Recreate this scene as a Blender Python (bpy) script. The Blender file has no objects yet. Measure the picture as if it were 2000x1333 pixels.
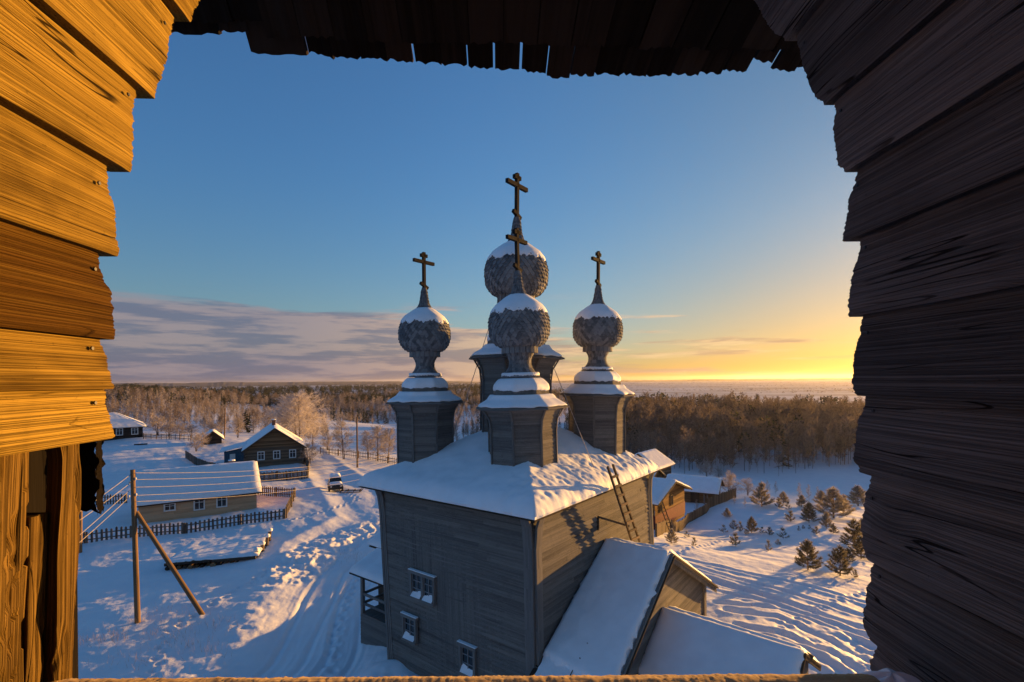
import bpy, math, random
import numpy as np
from mathutils import Matrix, Vector, Euler

# ------------------------------------------------------------------ camera, sky, sun, exposure
C = bpy.context.scene.collection
sc = bpy.context.scene
FPX, CX, CY, CAMZ = 970.0, 1000.0, 743.4, 13.6
ROLL = math.radians(.62)
cd = bpy.data.cameras.new('camera'); cam = bpy.data.objects.new('camera', cd); C.objects.link(cam); sc.camera = cam
cd.sensor_width = 36; cd.lens = 36*FPX/2000; cd.shift_y = 76.9/2000; cd.clip_start = .02; cd.clip_end = 80000
cr, sr = math.cos(ROLL), math.sin(ROLL)
cam.matrix_world = Matrix(((cr, sr, 0, 0), (0, 0, -1, 0), (-sr, cr, 0, CAMZ), (0, 0, 0, 1)))

SUN_AZ, SUN_EL = math.radians(51), math.radians(3.2)
EXPOSURE = 1.3
sc.view_settings.view_transform = 'Standard'; sc.view_settings.look = 'None'
sc.view_settings.exposure = EXPOSURE; sc.view_settings.gamma = 1
sd = bpy.data.lights.new('sun', 'SUN'); so = bpy.data.objects.new('sun', sd); C.objects.link(so)
sd.energy = 5.0; sd.angle = math.radians(.5); sd.color = (1, .505, .125)
sdir = Vector((math.sin(SUN_AZ)*math.cos(SUN_EL), math.cos(SUN_AZ)*math.cos(SUN_EL), math.sin(SUN_EL)))
so.rotation_euler = sdir.to_track_quat('Z', 'Y').to_euler(); so.location = sdir*200

world = bpy.data.worlds.new('World'); sc.world = world; world.use_nodes = True
nt = world.node_tree; N = nt.nodes; LK = nt.links
def wn(t, **k):
    n = N.new(t)
    for a, b in k.items(): setattr(n, a, b)
    return n
sky = wn('ShaderNodeTexSky', sky_type='NISHITA', sun_disc=False)
sky.sun_elevation = SUN_EL; sky.sun_rotation = SUN_AZ; sky.air_density = 1; sky.dust_density = .7; sky.ozone_density = 3.2
bg = N['Background']; bg.inputs[1].default_value = .122
tc = wn('ShaderNodeTexCoord'); sep = wn('ShaderNodeSeparateXYZ'); LK.new(tc.outputs['Generated'], sep.inputs[0])
def wmath(op, a, b=None, clamp=False):
    n = wn('ShaderNodeMath', operation=op, use_clamp=clamp)
    for i, q in enumerate((a, b)):
        if q is None: continue
        if isinstance(q, (int, float)): n.inputs[i].default_value = q
        else: LK.new(q, n.inputs[i])
    return n.outputs[0]
def wramp(val, stops):
    r = wn('ShaderNodeValToRGB'); LK.new(val, r.inputs[0]); e = r.color_ramp.elements
    while len(e) < len(stops): e.new(.5)
    for q, (p, c) in zip(e, stops): q.position = p; q.color = (*c, 1) if len(c) == 3 else c
    return r.outputs[0]
def wmix(f, a, b, mode='MIX'):
    m = wn('ShaderNodeMix', data_type='RGBA', blend_type=mode)
    if isinstance(f, (int, float)): m.inputs[0].default_value = f
    else: LK.new(f, m.inputs[0])
    for i, q in ((6, a), (7, b)):
        if isinstance(q, tuple): m.inputs[i].default_value = (*q, 1)
        else: LK.new(q, m.inputs[i])
    return m.outputs[2]
elev, dx, dy = sep.outputs[2], sep.outputs[0], sep.outputs[1]
# azimuth measured from straight ahead, + to the right (radians)
azim = wmath('ARCTAN2', dx, dy)
# clouds: stretched noise in azimuth / elevation
comb = wn('ShaderNodeCombineXYZ'); LK.new(wmath('MULTIPLY', azim, 2.6), comb.inputs[0]); LK.new(wmath('MULTIPLY', elev, 38.0), comb.inputs[1])
nz = wn('ShaderNodeTexNoise'); nz.inputs['Scale'].default_value = 1.25; nz.inputs['Detail'].default_value = 7; nz.inputs['Roughness'].default_value = .56; nz.inputs['Distortion'].default_value = .35
LK.new(comb.outputs[0], nz.inputs['Vector'])
comb2 = wn('ShaderNodeCombineXYZ'); LK.new(wmath('MULTIPLY', azim, 7.0), comb2.inputs[0]); LK.new(wmath('MULTIPLY', elev, 60.0), comb2.inputs[1]); comb2.inputs[2].default_value = 4.2
nz2 = wn('ShaderNodeTexNoise'); nz2.inputs['Scale'].default_value = 1.0; nz2.inputs['Detail'].default_value = 5; nz2.inputs['Roughness'].default_value = .6
LK.new(comb2.outputs[0], nz2.inputs['Vector'])
def wmap(val, a, b, c, d):
    m = wn('ShaderNodeMapRange', interpolation_type='SMOOTHSTEP'); LK.new(val, m.inputs[0])
    for i, q in enumerate((a, b, c, d)): m.inputs[i+1].default_value = q
    return m.outputs[0]
# the bank of cloud: thick on the left, thinning out to the right
left = wmap(azim, -.25, .05, 1, .0)
right = wmap(azim, .0, .62, .78, .22)
side = wmath('ADD', wmath('MULTIPLY', left, .62), right)
band_hi = wmap(elev, .165, .105, 0, 1)
top_slope = wmap(wmath('ADD', elev, wmath('MULTIPLY', azim, .10)), .150, .060, 0, 1)
bias = wmath('MULTIPLY', wmath('MULTIPLY', side, band_hi), top_slope)
dens = wmath('ADD', nz.outputs[0], wmath('MULTIPLY', bias, .27))
cloud = wmap(dens, .56, .72, 0, 1)
cloud = wmath('MULTIPLY', cloud, wmap(elev, .175, .12, 0, 1))
low = wmath('MULTIPLY', wmap(elev, .070, .028, 0, 1), wmap(azim, -.22, .22, .75, 0))       # grey-violet bank along the left horizon
low = wmath('MULTIPLY', low, wmap(nz2.outputs[0], .32, .58, .45, 1))
LUM = 1.0
sunny = wmap(azim, -.5, .55, 0, 1)
lit = wmap(nz2.outputs[0], .42, .60, 0, 1)
shade_col = wmix(sunny, (.46, .48, .78), (2.2, 1.25, .75))
lit_col = wmix(sunny, (1.10, .86, .98), (6.0, 3.1, 1.2))
cloud_col = wmix(lit, shade_col, lit_col)
low_col = wmix(wmap(azim, -.55, .3, 0, 1), (.50, .52, .84), (1.5, 1.0, .95))
skyc = wmix(1.0, sky.outputs[0], wmix(wmap(elev, .02, .42, 0, 1), (1.06, 1.03, 1.03), (.84, 1.06, 1.38)), 'MULTIPLY')
skyc = wmix(wmap(azim, -.15, .62, 0, 1), skyc, wmix(1.0, skyc, (.92, .80, .66), 'MULTIPLY'))
glow = wmath('MULTIPLY', wmap(elev, .30, .0, 0, 1), wmap(azim, .0, .65, 0, 1))
skyc = wmix(glow, skyc, wmix(1.0, skyc, (1.18, .74, .42), 'MULTIPLY'))
skyc = wmix(low, skyc, low_col)
skyc = wmix(wmath('MULTIPLY', cloud, .85), skyc, cloud_col)
den = wmix(1.0, wmix(1.0, skyc, (.19, .19, .19), 'MULTIPLY'), (1., 1., 1.), 'ADD')      # soft shoulder, as the film has
skyc = wmix(1.0, wmix(1.0, skyc, (1.17, 1.18, 1.17), 'MULTIPLY'), den, 'DIVIDE')
LK.new(skyc, bg.inputs[0])

# ------------------------------------------------------------------ pixel <-> place helpers (used once, to find real positions)
R_, U_ = np.array((cr, 0, -sr)), np.array((sr, 0, cr)); F_ = np.array((0., 1., 0.)); O_ = np.array((0, 0, CAMZ))
def ray(px, py): return R_*((px-CX)/FPX)+U_*((CY-py)/FPX)+F_
def at_y(px, py, Y): return O_+ray(px, py)*Y
def on_z(px, py, z):
    d = ray(px, py); return O_+d*((z-CAMZ)/d[2])
def on_plane(px, py, p0, n):
    d = ray(px, py); p0 = np.asarray(p0, float); n = np.asarray(n, float); return O_+d*(np.dot(p0-O_, n)/np.dot(d, n))
def nrm(v): v = np.asarray(v, float); return v/np.linalg.norm(v)

# ------------------------------------------------------------------ numeric noise
def _h(ix, iy, s):
    n = (ix.astype(np.int64)*374761393+iy.astype(np.int64)*668265263+s*1442695041) & 0xffffffff
    n = ((n ^ (n >> 13))*1274126177) & 0xffffffff
    return ((n ^ (n >> 16)) & 0xffff)/65535.0*2*np.pi
def pn(x, y, s=0):
    x = np.asarray(x, float); y = np.asarray(y, float); x0 = np.floor(x); y0 = np.floor(y); fx = x-x0; fy = y-y0
    u = fx*fx*fx*(fx*(fx*6-15)+10); v = fy*fy*fy*(fy*(fy*6-15)+10)
    def g(i, j):
        a = _h(x0+i, y0+j, s); return np.cos(a)*(fx-i)+np.sin(a)*(fy-j)
    a = g(0, 0)*(1-u)+g(1, 0)*u; b = g(0, 1)*(1-u)+g(1, 1)*u
    return (a*(1-v)+b*v)*1.5
def fbm(x, y, s=0, o=4):
    r = 0; a = 1
    for i in range(o): r = r+a*pn(x*2**i, y*2**i, s+i*7); a *= .5
    return r
def ss(a, b, x):
    t = np.clip((np.asarray(x, float)-a)/(b-a), 0, 1); return t*t*(3-2*t)

# ------------------------------------------------------------------ materials
def newmat(name):
    m = bpy.data.materials.new(name); m.use_nodes = True; return m, m.node_tree, m.node_tree.nodes['Principled BSDF']
def nd(t, k, **kw):
    n = t.nodes.new(k)
    for a, b in kw.items():
        if a in n.inputs.keys() if hasattr(n.inputs, 'keys') else False: n.inputs[a].default_value = b
        else: setattr(n, a, b)
    return n
def lk(t, a, b): t.links.new(a, b)
def mth(t, op, a, b=None, clamp=False):
    n = t.nodes.new('ShaderNodeMath'); n.operation = op; n.use_clamp = clamp
    for i, q in enumerate((a, b)):
        if q is None: continue
        if isinstance(q, (int, float)): n.inputs[i].default_value = q
        else: lk(t, q, n.inputs[i])
    return n.outputs[0]
def mixc(t, f, a, b, mode='MIX'):
    m = t.nodes.new('ShaderNodeMix'); m.data_type = 'RGBA'; m.blend_type = mode
    if isinstance(f, (int, float)): m.inputs[0].default_value = f
    else: lk(t, f, m.inputs[0])
    for i, q in ((6, a), (7, b)):
        if isinstance(q, tuple): m.inputs[i].default_value = (*q, 1)
        else: lk(t, q, m.inputs[i])
    return m.outputs[2]
def mrange(t, v, a, b, c, d):
    m = t.nodes.new('ShaderNodeMapRange'); m.interpolation_type = 'SMOOTHSTEP'; lk(t, v, m.inputs[0])
    for i, q in enumerate((a, b, c, d)): m.inputs[i+1].default_value = q
    return m.outputs[0]
def noise(t, vec, scale, detail=3, rough=.55, dist=0):
    n = t.nodes.new('ShaderNodeTexNoise'); n.inputs['Scale'].default_value = scale; n.inputs['Detail'].default_value = detail
    n.inputs['Roughness'].default_value = rough; n.inputs['Distortion'].default_value = dist; lk(t, vec, n.inputs['Vector']); return n.outputs[0]
def bump(t, h, strength, dist, bsdf, prev=None):
    b = t.nodes.new('ShaderNodeBump'); b.inputs['Strength'].default_value = strength; b.inputs['Distance'].default_value = dist
    lk(t, h, b.inputs['Height'])
    if prev: lk(t, prev, b.inputs['Normal'])
    lk(t, b.outputs[0], bsdf.inputs['Normal']); return b.outputs[0]

def wood(name, c1, c2, dark=(.03, .025, .02), grain=40, along=1.2, bstr=.4, bdist=.01, tone=.5, frost=0, knots=0, stain=0, rough=.8, crack=.35):
    m, t, b = newmat(name)
    uv = t.nodes.new('ShaderNodeUVMap').outputs[0]
    if knots:                                          # the grain bends round the knots
        mk = t.nodes.new('ShaderNodeMapping'); lk(t, uv, mk.inputs[0]); mk.inputs['Scale'].default_value = (2.6, 4.6, 1)
        vo = t.nodes.new('ShaderNodeTexVoronoi'); vo.inputs['Scale'].default_value = 1; lk(t, mk.outputs[0], vo.inputs['Vector'])
        sp_ = t.nodes.new('ShaderNodeSeparateColor'); lk(t, vo.outputs['Color'], sp_.inputs[0]); has = mrange(t, sp_.outputs[0], .52, .54, 0, 1)
        kd = vo.outputs['Distance']; bend = mth(t, 'MULTIPLY', mrange(t, kd, .02, .30, .028, 0), has)
        sx_ = t.nodes.new('ShaderNodeSeparateXYZ'); lk(t, uv, sx_.inputs[0]); cx_ = t.nodes.new('ShaderNodeCombineXYZ'); lk(t, sx_.outputs[0], cx_.inputs[0]); lk(t, mth(t, 'ADD', sx_.outputs[1], bend), cx_.inputs[1])
        uv0, uv = uv, cx_.outputs[0]
    mp = t.nodes.new('ShaderNodeMapping'); lk(t, uv, mp.inputs[0]); mp.inputs['Scale'].default_value = (along, grain, 1)
    g1 = noise(t, mp.outputs[0], 1, 5, .6, .2 if grain > 70 else .6)
    mp2 = t.nodes.new('ShaderNodeMapping'); lk(t, uv, mp2.inputs[0]); mp2.inputs['Scale'].default_value = (along*.45, grain*.22, 1); mp2.inputs['Location'].default_value = (3, 7, 0)
    g2 = noise(t, mp2.outputs[0], 1, 3, .5, .3 if grain > 70 else .8)
    at = t.nodes.new('ShaderNodeAttribute'); at.attribute_name = 'tone'
    f = mth(t, 'ADD', mth(t, 'MULTIPLY', g1, .55 if grain > 70 else .75), mth(t, 'MULTIPLY', g2, .4 if grain > 70 else .6))
    if grain > 70: f = mth(t, 'ADD', f, .2)
    f = mth(t, 'ADD', f, mth(t, 'MULTIPLY', mth(t, 'SUBTRACT', at.outputs['Fac'], .5), tone))
    f = mrange(t, f, .35, 1.0, 0, 1)
    col = mixc(t, f, c1, c2)
    if stain:
        sn = noise(t, uv, 2.2, 4, .6, .4)
        col = mixc(t, mth(t, 'MULTIPLY', mrange(t, sn, .52, .68, 0, 1), stain), col, dark)
    h = mth(t, 'MULTIPLY', g1, .7)
    if grain > 70:                                     # fine growth-ring lines for wood seen close up
        mp3 = t.nodes.new('ShaderNodeMapping'); lk(t, uv, mp3.inputs[0]); mp3.inputs['Scale'].default_value = (along*2.2, grain*4.2, 1)
        g3 = noise(t, mp3.outputs[0], 1, 4, .65, .4)
        col = mixc(t, mth(t, 'MULTIPLY', mrange(t, g3, .50, .66, 0, 1), .55), col, dark)
        mp4 = t.nodes.new('ShaderNodeMapping'); lk(t, uv, mp4.inputs[0]); mp4.inputs['Scale'].default_value = (.8, 14, 1); mp4.inputs['Location'].default_value = (11, 5, 0)
        ck = mth(t, 'ABSOLUTE', mth(t, 'SUBTRACT', noise(t, mp4.outputs[0], 1, 2, .5, .2), .5)); ck = mth(t, 'MULTIPLY', mrange(t, ck, .002, .007, 1, 0), mrange(t, noise(t, uv, 3, 2), .42, .55, 0, 1))
        col = mixc(t, mth(t, 'MULTIPLY', ck, .9), col, tuple(c*.4 for c in dark)); h = mth(t, 'SUBTRACT', h, mth(t, 'MULTIPLY', ck, 1.5))
        mp5 = t.nodes.new('ShaderNodeMapping'); lk(t, uv, mp5.inputs[0]); mp5.inputs['Scale'].default_value = (2.6, 8, 1); mp5.inputs['Location'].default_value = (1, 9, 0)
        pt_ = noise(t, mp5.outputs[0], 1, 2, .5, .8); col = mixc(t, mrange(t, pt_, .46, .80, 0, min(.8, stain*1.5)), col, dark)     # grey-brown weathered patches
        pores = noise(t, uv, 60, 4, .7)
        col = mixc(t, mth(t, 'MULTIPLY', mrange(t, pores, .60, .74, 0, 1), .4), col, dark)
        h = mth(t, 'SUBTRACT', h, mth(t, 'MULTIPLY', mrange(t, g3, .48, .62, 0, 1), .35))
    cr_ = mrange(t, g2, .30, .37, 1, 0)               # thin dark checks along the grain
    col = mixc(t, mth(t, 'MULTIPLY', cr_, crack), col, dark)
    h = mth(t, 'SUBTRACT', h, mth(t, 'MULTIPLY', cr_, .5))
    if knots:
        k = mth(t, 'MULTIPLY', mrange(t, kd, .05, .13, 1, 0), has); k2 = mth(t, 'MULTIPLY', mrange(t, kd, .10, .30, .45, 0), has)
        col = mixc(t, k2, col, dark); col = mixc(t, mth(t, 'MULTIPLY', k, .85), col, dark)
    if frost:
        geo = t.nodes.new('ShaderNodeNewGeometry')
        tcx = t.nodes.new('ShaderNodeTexCoord')
        fr = noise(t, tcx.outputs['Object'], 60 if frost < 1 else 320, 3, .7)
        ff = mth(t, 'MULTIPLY', mrange(t, fr, .60, .72, 0, 1), min(frost, 1))
        col = mixc(t, ff, col, (.75, .77, .8))
    lk(t, col, b.inputs['Base Color']); b.inputs['Roughness'].default_value = rough
    b.inputs['Specular IOR Level'].default_value = .04
    bump(t, h, bstr, bdist, b)
    return m

def snowmat(name, fine=.5, fdist=.02, scale=8, col=(.80, .83, .88)):
    m, t, b = newmat(name)
    tcx = t.nodes.new('ShaderNodeTexCoord'); o = tcx.outputs['Object']
    n1 = noise(t, o, scale, 5, .6); n2 = noise(t, o, scale*.18, 3, .5)
    lk(t, mixc(t, mrange(t, n2, .3, .7, 0, 1), col, tuple(min(1, c*1.06) for c in col)), b.inputs['Base Color'])
    b.inputs['Roughness'].default_value = .65; b.inputs['Specular IOR Level'].default_value = .3
    bump(t, n1, fine, fdist, b)
    return m
def plain(name, col, rough=.6, metal=0, var=.25, scale=6):
    m, t, b = newmat(name)
    tcx = t.nodes.new('ShaderNodeTexCoord'); n1 = noise(t, tcx.outputs['Object'], scale, 4, .6)
    lk(t, mixc(t, mrange(t, n1, .3, .7, 0, 1), tuple(c*(1-var) for c in col), tuple(min(1, c*(1+var)) for c in col)), b.inputs['Base Color'])
    b.inputs['Roughness'].default_value = rough; b.inputs['Metallic'].default_value = metal; b.inputs['Specular IOR Level'].default_value = .15 if rough > .45 else .5
    return m
def twigmat(name, col, trans=.32):
    m, t, b = newmat(name)
    at = t.nodes.new('ShaderNodeAttribute'); at.attribute_name = 'tone'
    lk(t, mixc(t, at.outputs['Fac'], tuple(c*.65 for c in col), tuple(min(1, c*1.35) for c in col)), b.inputs['Base Color'])
    b.inputs['Roughness'].default_value = .9; b.inputs['Specular IOR Level'].default_value = .1
    tr = t.nodes.new('ShaderNodeBsdfTranslucent'); lk(t, b.inputs['Base Color'].links[0].from_socket, tr.inputs['Color'])
    mx = t.nodes.new('ShaderNodeMixShader'); mx.inputs[0].default_value = trans; lk(t, b.outputs[0], mx.inputs[1]); lk(t, tr.outputs[0], mx.inputs[2])
    lk(t, mx.outputs[0], t.nodes['Material Output'].inputs['Surface'])
    return m

M = {}
M['warm_board'] = wood('warm brown board', (.14, .075, .03), (.33, .19, .075), grain=18, along=.5, tone=.5)  # warm brown, for the cottage walls only
M['snow'] = snowmat('snow', .5, .03, 7)
M['roof_snow'] = snowmat('roof snow', .35, .02, 9)
M['crust_snow'] = snowmat('crusted snow', .9, .05, 6)
M['church'] = wood('weathered grey board', (.085, .083, .083), (.20, .188, .174), dark=(.05, .045, .042), grain=26, along=.35, tone=.24, frost=.5, stain=.2, bstr=.5, bdist=.012)
M['trim'] = wood('weathered grey trim', (.11, .108, .108), (.215, .205, .195), grain=30, along=.5, tone=.4, frost=.4)
M['shingle'] = wood('grey aspen shingle', (.10, .105, .115), (.25, .25, .255), grain=30, along=3, tone=.5, frost=.4)
M['darkwood'] = wood('dark old wood', (.035, .028, .024), (.085, .065, .05), grain=30, along=.6, tone=.6, frost=.1)
M['cross'] = wood('dark cross wood', (.012, .012, .013), (.026, .024, .024), grain=30, along=.6, tone=.3)
M['log'] = wood('brown log wood', (.10, .062, .036), (.24, .15, .085), grain=22, along=.5, tone=.7)
M['greylog'] = wood('grey brown log wood', (.075, .058, .045), (.19, .14, .10), grain=22, along=.5, tone=.7, frost=.3)
M['beige'] = wood('beige new board', (.46, .29, .17), (.64, .43, .27), grain=18, along=.4, tone=.35, bstr=.2, crack=.1)
M['blackboard'] = wood('black board', (.018, .017, .018), (.045, .042, .042), grain=18, along=.4, tone=.5)
M['blueboard'] = plain('blue paint', (.03, .10, .17))
M['redboard'] = plain('dark red paint', (.16, .03, .03))
M['pole'] = wood('pole wood', (.13, .085, .05), (.27, .18, .11), grain=30, along=.5, tone=.3)
M['picket'] = wood('picket wood', (.07, .06, .055), (.17, .14, .12), grain=20, along=.5, tone=.8, frost=.3)
M['white'] = plain('white paint', (.72, .72, .72), .5, 0, .06)
M['frame_grey'] = plain('grey painted frame', (.20, .205, .215), .6, 0, .15)
M['metal'] = plain('dark metal', (.04, .04, .045), .45, .6)
M['wire'] = plain('frosted wire', (.42, .38, .36), .7)
M['rubber'] = plain('rubber', (.015, .015, .016), .8)
M['brick'] = plain('chimney brick', (.20, .10, .07), .9, 0, .3, 12)
M['carpaint'] = plain('dark car paint', (.02, .022, .028), .35, .2)
m_, t_, b_ = newmat('window glass'); b_.inputs['Base Color'].default_value = (.02, .025, .03, 1); b_.inputs['Roughness'].default_value = .08; b_.inputs['Specular IOR Level'].default_value = .8; M['glass'] = m_
m_, t_, b_ = newmat('headlight glass'); b_.inputs['Base Color'].default_value = (.5, .5, .5, 1); b_.inputs['Roughness'].default_value = .1; M['lamp'] = m_
M['frost_twig'] = twigmat('frosted twig', (.40, .36, .345))
M['hoar_twig'] = twigmat('hoar frosted twig', (.60, .55, .53))
M['brown_twig'] = twigmat('brown frosted twig', (.235, .192, .165))
M['bark'] = twigmat('bark', (.15, .115, .09))
M['needle'] = twigmat('pine needle', (.085, .078, .042), .45)
M['frost_needle'] = twigmat('frosted pine needle', (.32, .28, .20), .45)
M['spruce'] = twigmat('spruce needle', (.035, .045, .032))
M['grass'] = twigmat('dry grass', (.34, .25, .16))
# wood close to the camera
M['frame_left'] = wood('sun gold pine board', (.080, .040, .007), (.37, .245, .050), dark=(.026, .012, .003), grain=150, along=.4, tone=.75, bstr=.9, bdist=.006, frost=0, knots=1.0, stain=.45, crack=.45)  # gold of the low sun is mixed into the board colour
M['frame_right'] = wood('shade grey pine board', (.075, .070, .070), (.22, .20, .195), dark=(.022, .019, .018), grain=120, along=.4, tone=.7, bstr=.9, bdist=.006, knots=1.0, stain=.2, crack=.3)  # same boards with the shade put into a greyer colour
M['soffit'] = wood('near black plank', (.010, .008, .007), (.030, .023, .019), dark=(.008, .006, .005), grain=60, along=1.5, tone=.6, bstr=.8, bdist=.006, crack=.5)  # near-black base colour shared by the eave and the lower left pieces
M['post'] = wood('old cracked post', (.09, .05, .014), (.25, .16, .045), dark=(.02, .012, .005), grain=80, along=.5, tone=.5, bstr=1, bdist=.012, crack=.6, stain=.3)
M['sill'] = wood('frosted sill log', (.30, .20, .09), (.62, .46, .26), grain=50, along=1.5, tone=.3, bstr=.6, bdist=.004, frost=1.0)

# ------------------------------------------------------------------ mesh building
BASE = {}
def finish(o, parent, local, name):
    C.objects.link(o)
    if parent is not None:
        o.parent = parent
        if not local:
            b = BASE.get(parent.name, Vector((0, 0, 0)))
            o.data.transform(Matrix.Translation(-b))
        BASE[o.name] = BASE.get(parent.name, Vector((0, 0, 0)))
    return o
class MB:
    def __init__(s): s.v = []; s.f = []; s.uv = []; s.t = []; s.m = []; s.mk = []
    def mark(s): s.mk.append((len(s.v), len(s.f), len(s.uv)))
    def build_each(s, name, mats, parent=None, local=False, smooth=False):
        """every piece started by mark() becomes an object of its own"""
        e = s.mk+[(len(s.v), len(s.f), len(s.uv))]; r = []
        for (v0, f0, u0), (v1, f1, u1) in zip(e[:-1], e[1:]):
            q = MB(); q.v = s.v[v0:v1]; q.f = [tuple(i-v0 for i in f) for f in s.f[f0:f1]]; q.uv = s.uv[u0:u1]; q.t = s.t[f0:f1]; q.m = s.m[f0:f1]
            if q.f: r.append(q.build(name, mats, parent, local, smooth))
        return r
    def face(s, pts, tone=None, m=0, uv=None):
        i = len(s.v); n = len(pts); s.v += [tuple(map(float, p)) for p in pts]; s.f.append(tuple(range(i, i+n)))
        if uv is None:
            P = [np.asarray(p, float) for p in pts]
            e = [P[(k+1) % n]-P[k] for k in range(n)]; L = [np.linalg.norm(q) for q in e]; k = int(np.argmax(L)); u = e[k]/max(L[k], 1e-9)
            nn = np.cross(e[0], e[1]) if n > 2 else np.array((0, 0, 1.))
            if np.linalg.norm(nn) < 1e-12 and n > 3: nn = np.cross(e[1], e[2])
            w = np.cross(nn/max(np.linalg.norm(nn), 1e-12), u); ou, ov = random.uniform(0, 50), random.uniform(0, 50)
            uv = [(float(np.dot(p-P[0], u))+ou, float(np.dot(p-P[0], w))+ov) for p in P]
        s.uv += uv; s.t.append(random.random() if tone is None else tone); s.m.append(m)
    def beam(s, p0, p1, w, h, up=(0, 0, 1), m=0, tone=None, taper=1.0):
        p0 = np.asarray(p0, float); p1 = np.asarray(p1, float); d = nrm(p1-p0); u = np.asarray(up, float)
        if abs(np.dot(d, nrm(u))) > .98: u = np.array((1., 0, 0)) if abs(d[0]) < .9 else np.array((0, 1., 0))
        a = nrm(np.cross(d, u)); b = np.cross(a, d); tone = random.random() if tone is None else tone
        q = []
        for p, k in ((p0, 1), (p1, taper)):
            q.append([p+a*w/2*k*i+b*h/2*k*j for i, j in ((-1, -1), (1, -1), (1, 1), (-1, 1))])
        for i in range(4):
            j = (i+1) % 4; s.face([q[0][i], q[0][j], q[1][j], q[1][i]], tone, m)
        s.face(q[0][::-1], tone, m); s.face(q[1], tone, m)
    def tube(s, pts, rad, n=8, m=0, tone=None, cap=True):
        pts = [np.asarray(p, float) for p in pts]; tone = random.random() if tone is None else tone
        if not hasattr(rad, '__len__'): rad = [rad]*len(pts)
        rings = []; L = 0; ls = []
        for i, p in enumerate(pts):
            d = nrm(pts[min(i+1, len(pts)-1)]-pts[max(i-1, 0)]); ref = np.array((0, 0, 1.)) if abs(d[2]) < .9 else np.array((1., 0, 0))
            a = nrm(np.cross(d, ref)); b = np.cross(d, a)
            rings.append([p+(a*math.cos(2*math.pi*k/n)+b*math.sin(2*math.pi*k/n))*rad[i] for k in range(n)])
            if i: L += np.linalg.norm(p-pts[i-1])
            ls.append(L)
        i0 = len(s.v); ou = random.uniform(0, 30)
        for r in rings: s.v += [tuple(map(float, q)) for q in r]
        for i in range(len(pts)-1):
            for k in range(n):
                k2 = (k+1) % n; s.f.append((i0+i*n+k, i0+i*n+k2, i0+(i+1)*n+k2, i0+(i+1)*n+k))
                c = 2*math.pi*rad[i]/n
                s.uv += [(ls[i]+ou, k*c), (ls[i]+ou, (k+1)*c), (ls[i+1]+ou, (k+1)*c), (ls[i+1]+ou, k*c)]; s.t.append(tone); s.m.append(m)
        if cap:
            s.face(rings[0][::-1], tone, m); s.face(rings[-1], tone, m)
    def grid(s, P, m=0, tone=.5, uv=None, closed=False):
        a, b = P.shape[:2]; i0 = len(s.v); s.v += [tuple(q) for q in P.reshape(-1, 3).tolist()]
        bb = b if closed else b-1
        for i in range(a-1):
            for j in range(bb):
                j2 = (j+1) % b; s.f.append((i0+i*b+j, i0+i*b+j2, i0+(i+1)*b+j2, i0+(i+1)*b+j)); s.t.append(tone); s.m.append(m)
                if uv is None: s.uv += [(0, 0), (1, 0), (1, 1), (0, 1)]
                else:
                    for x, y in ((i, j), (i, j2), (i+1, j2), (i+1, j)): s.uv.append((float(uv[x, y, 0]), float(uv[x, y, 1])))
    def build(s, name, mats, parent=None, local=False, smooth=False):
        me = bpy.data.meshes.new(name); me.from_pydata(s.v, [], s.f)
        for mm in (mats if isinstance(mats, (list, tuple)) else [mats]): me.materials.append(mm)
        me.uv_layers.new(name='UVMap').data.foreach_set('uv', np.array(s.uv, dtype=np.float32).ravel())
        me.attributes.new('tone', 'FLOAT', 'FACE').data.foreach_set('value', np.array(s.t, dtype=np.float32))
        me.polygons.foreach_set('material_index', np.array(s.m, dtype=np.int32))
        if smooth: me.polygons.foreach_set('use_smooth', np.ones(len(s.f), dtype=bool))
        me.update(); o = bpy.data.objects.new(name, me); return finish(o, parent, local, name)
def mesh_np(name, V, Q, mats, parent=None, local=False, tone=None, mi=None, smooth=False):
    V = np.ascontiguousarray(V, dtype=np.float32); Q = np.ascontiguousarray(Q, dtype=np.int32); k = Q.shape[1]
    me = bpy.data.meshes.new(name); me.vertices.add(len(V)); me.vertices.foreach_set('co', V.ravel())
    me.loops.add(Q.size); me.loops.foreach_set('vertex_index', Q.ravel()); me.polygons.add(len(Q))
    me.polygons.foreach_set('loop_start', np.arange(0, Q.size, k, dtype=np.int32))
    for mm in (mats if isinstance(mats, (list, tuple)) else [mats]): me.materials.append(mm)
    if mi is not None: me.polygons.foreach_set('material_index', np.asarray(mi, dtype=np.int32))
    me.polygons.foreach_set('use_smooth', np.full(len(Q), smooth, dtype=bool))
    if tone is not None: me.attributes.new('tone', 'FLOAT', 'FACE').data.foreach_set('value', np.asarray(tone, dtype=np.float32))
    me.update(calc_edges=True); o = bpy.data.objects.new(name, me); return finish(o, parent, local, name)
def tag(o, label, cat, group=None):
    o['label'] = label; o['category'] = cat
    if group: o['group'] = group
    return o
def kind(o, k): o['kind'] = k; return o
def thing(name, label, cat, loc=(0, 0, 0), group=None, rotz=0):
    o = bpy.data.objects.new(name, None); C.objects.link(o); o.empty_display_size = .2
    o.location = loc; o.rotation_euler = (0, 0, rotz); BASE[o.name] = Vector(loc); return tag(o, label, cat, group)
def copy_tree(o, parent=None):
    c = o.copy(); C.objects.link(c)
    if parent is not None: c.parent = parent
    for ch in list(o.children): copy_tree(ch, c)
    return c

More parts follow.
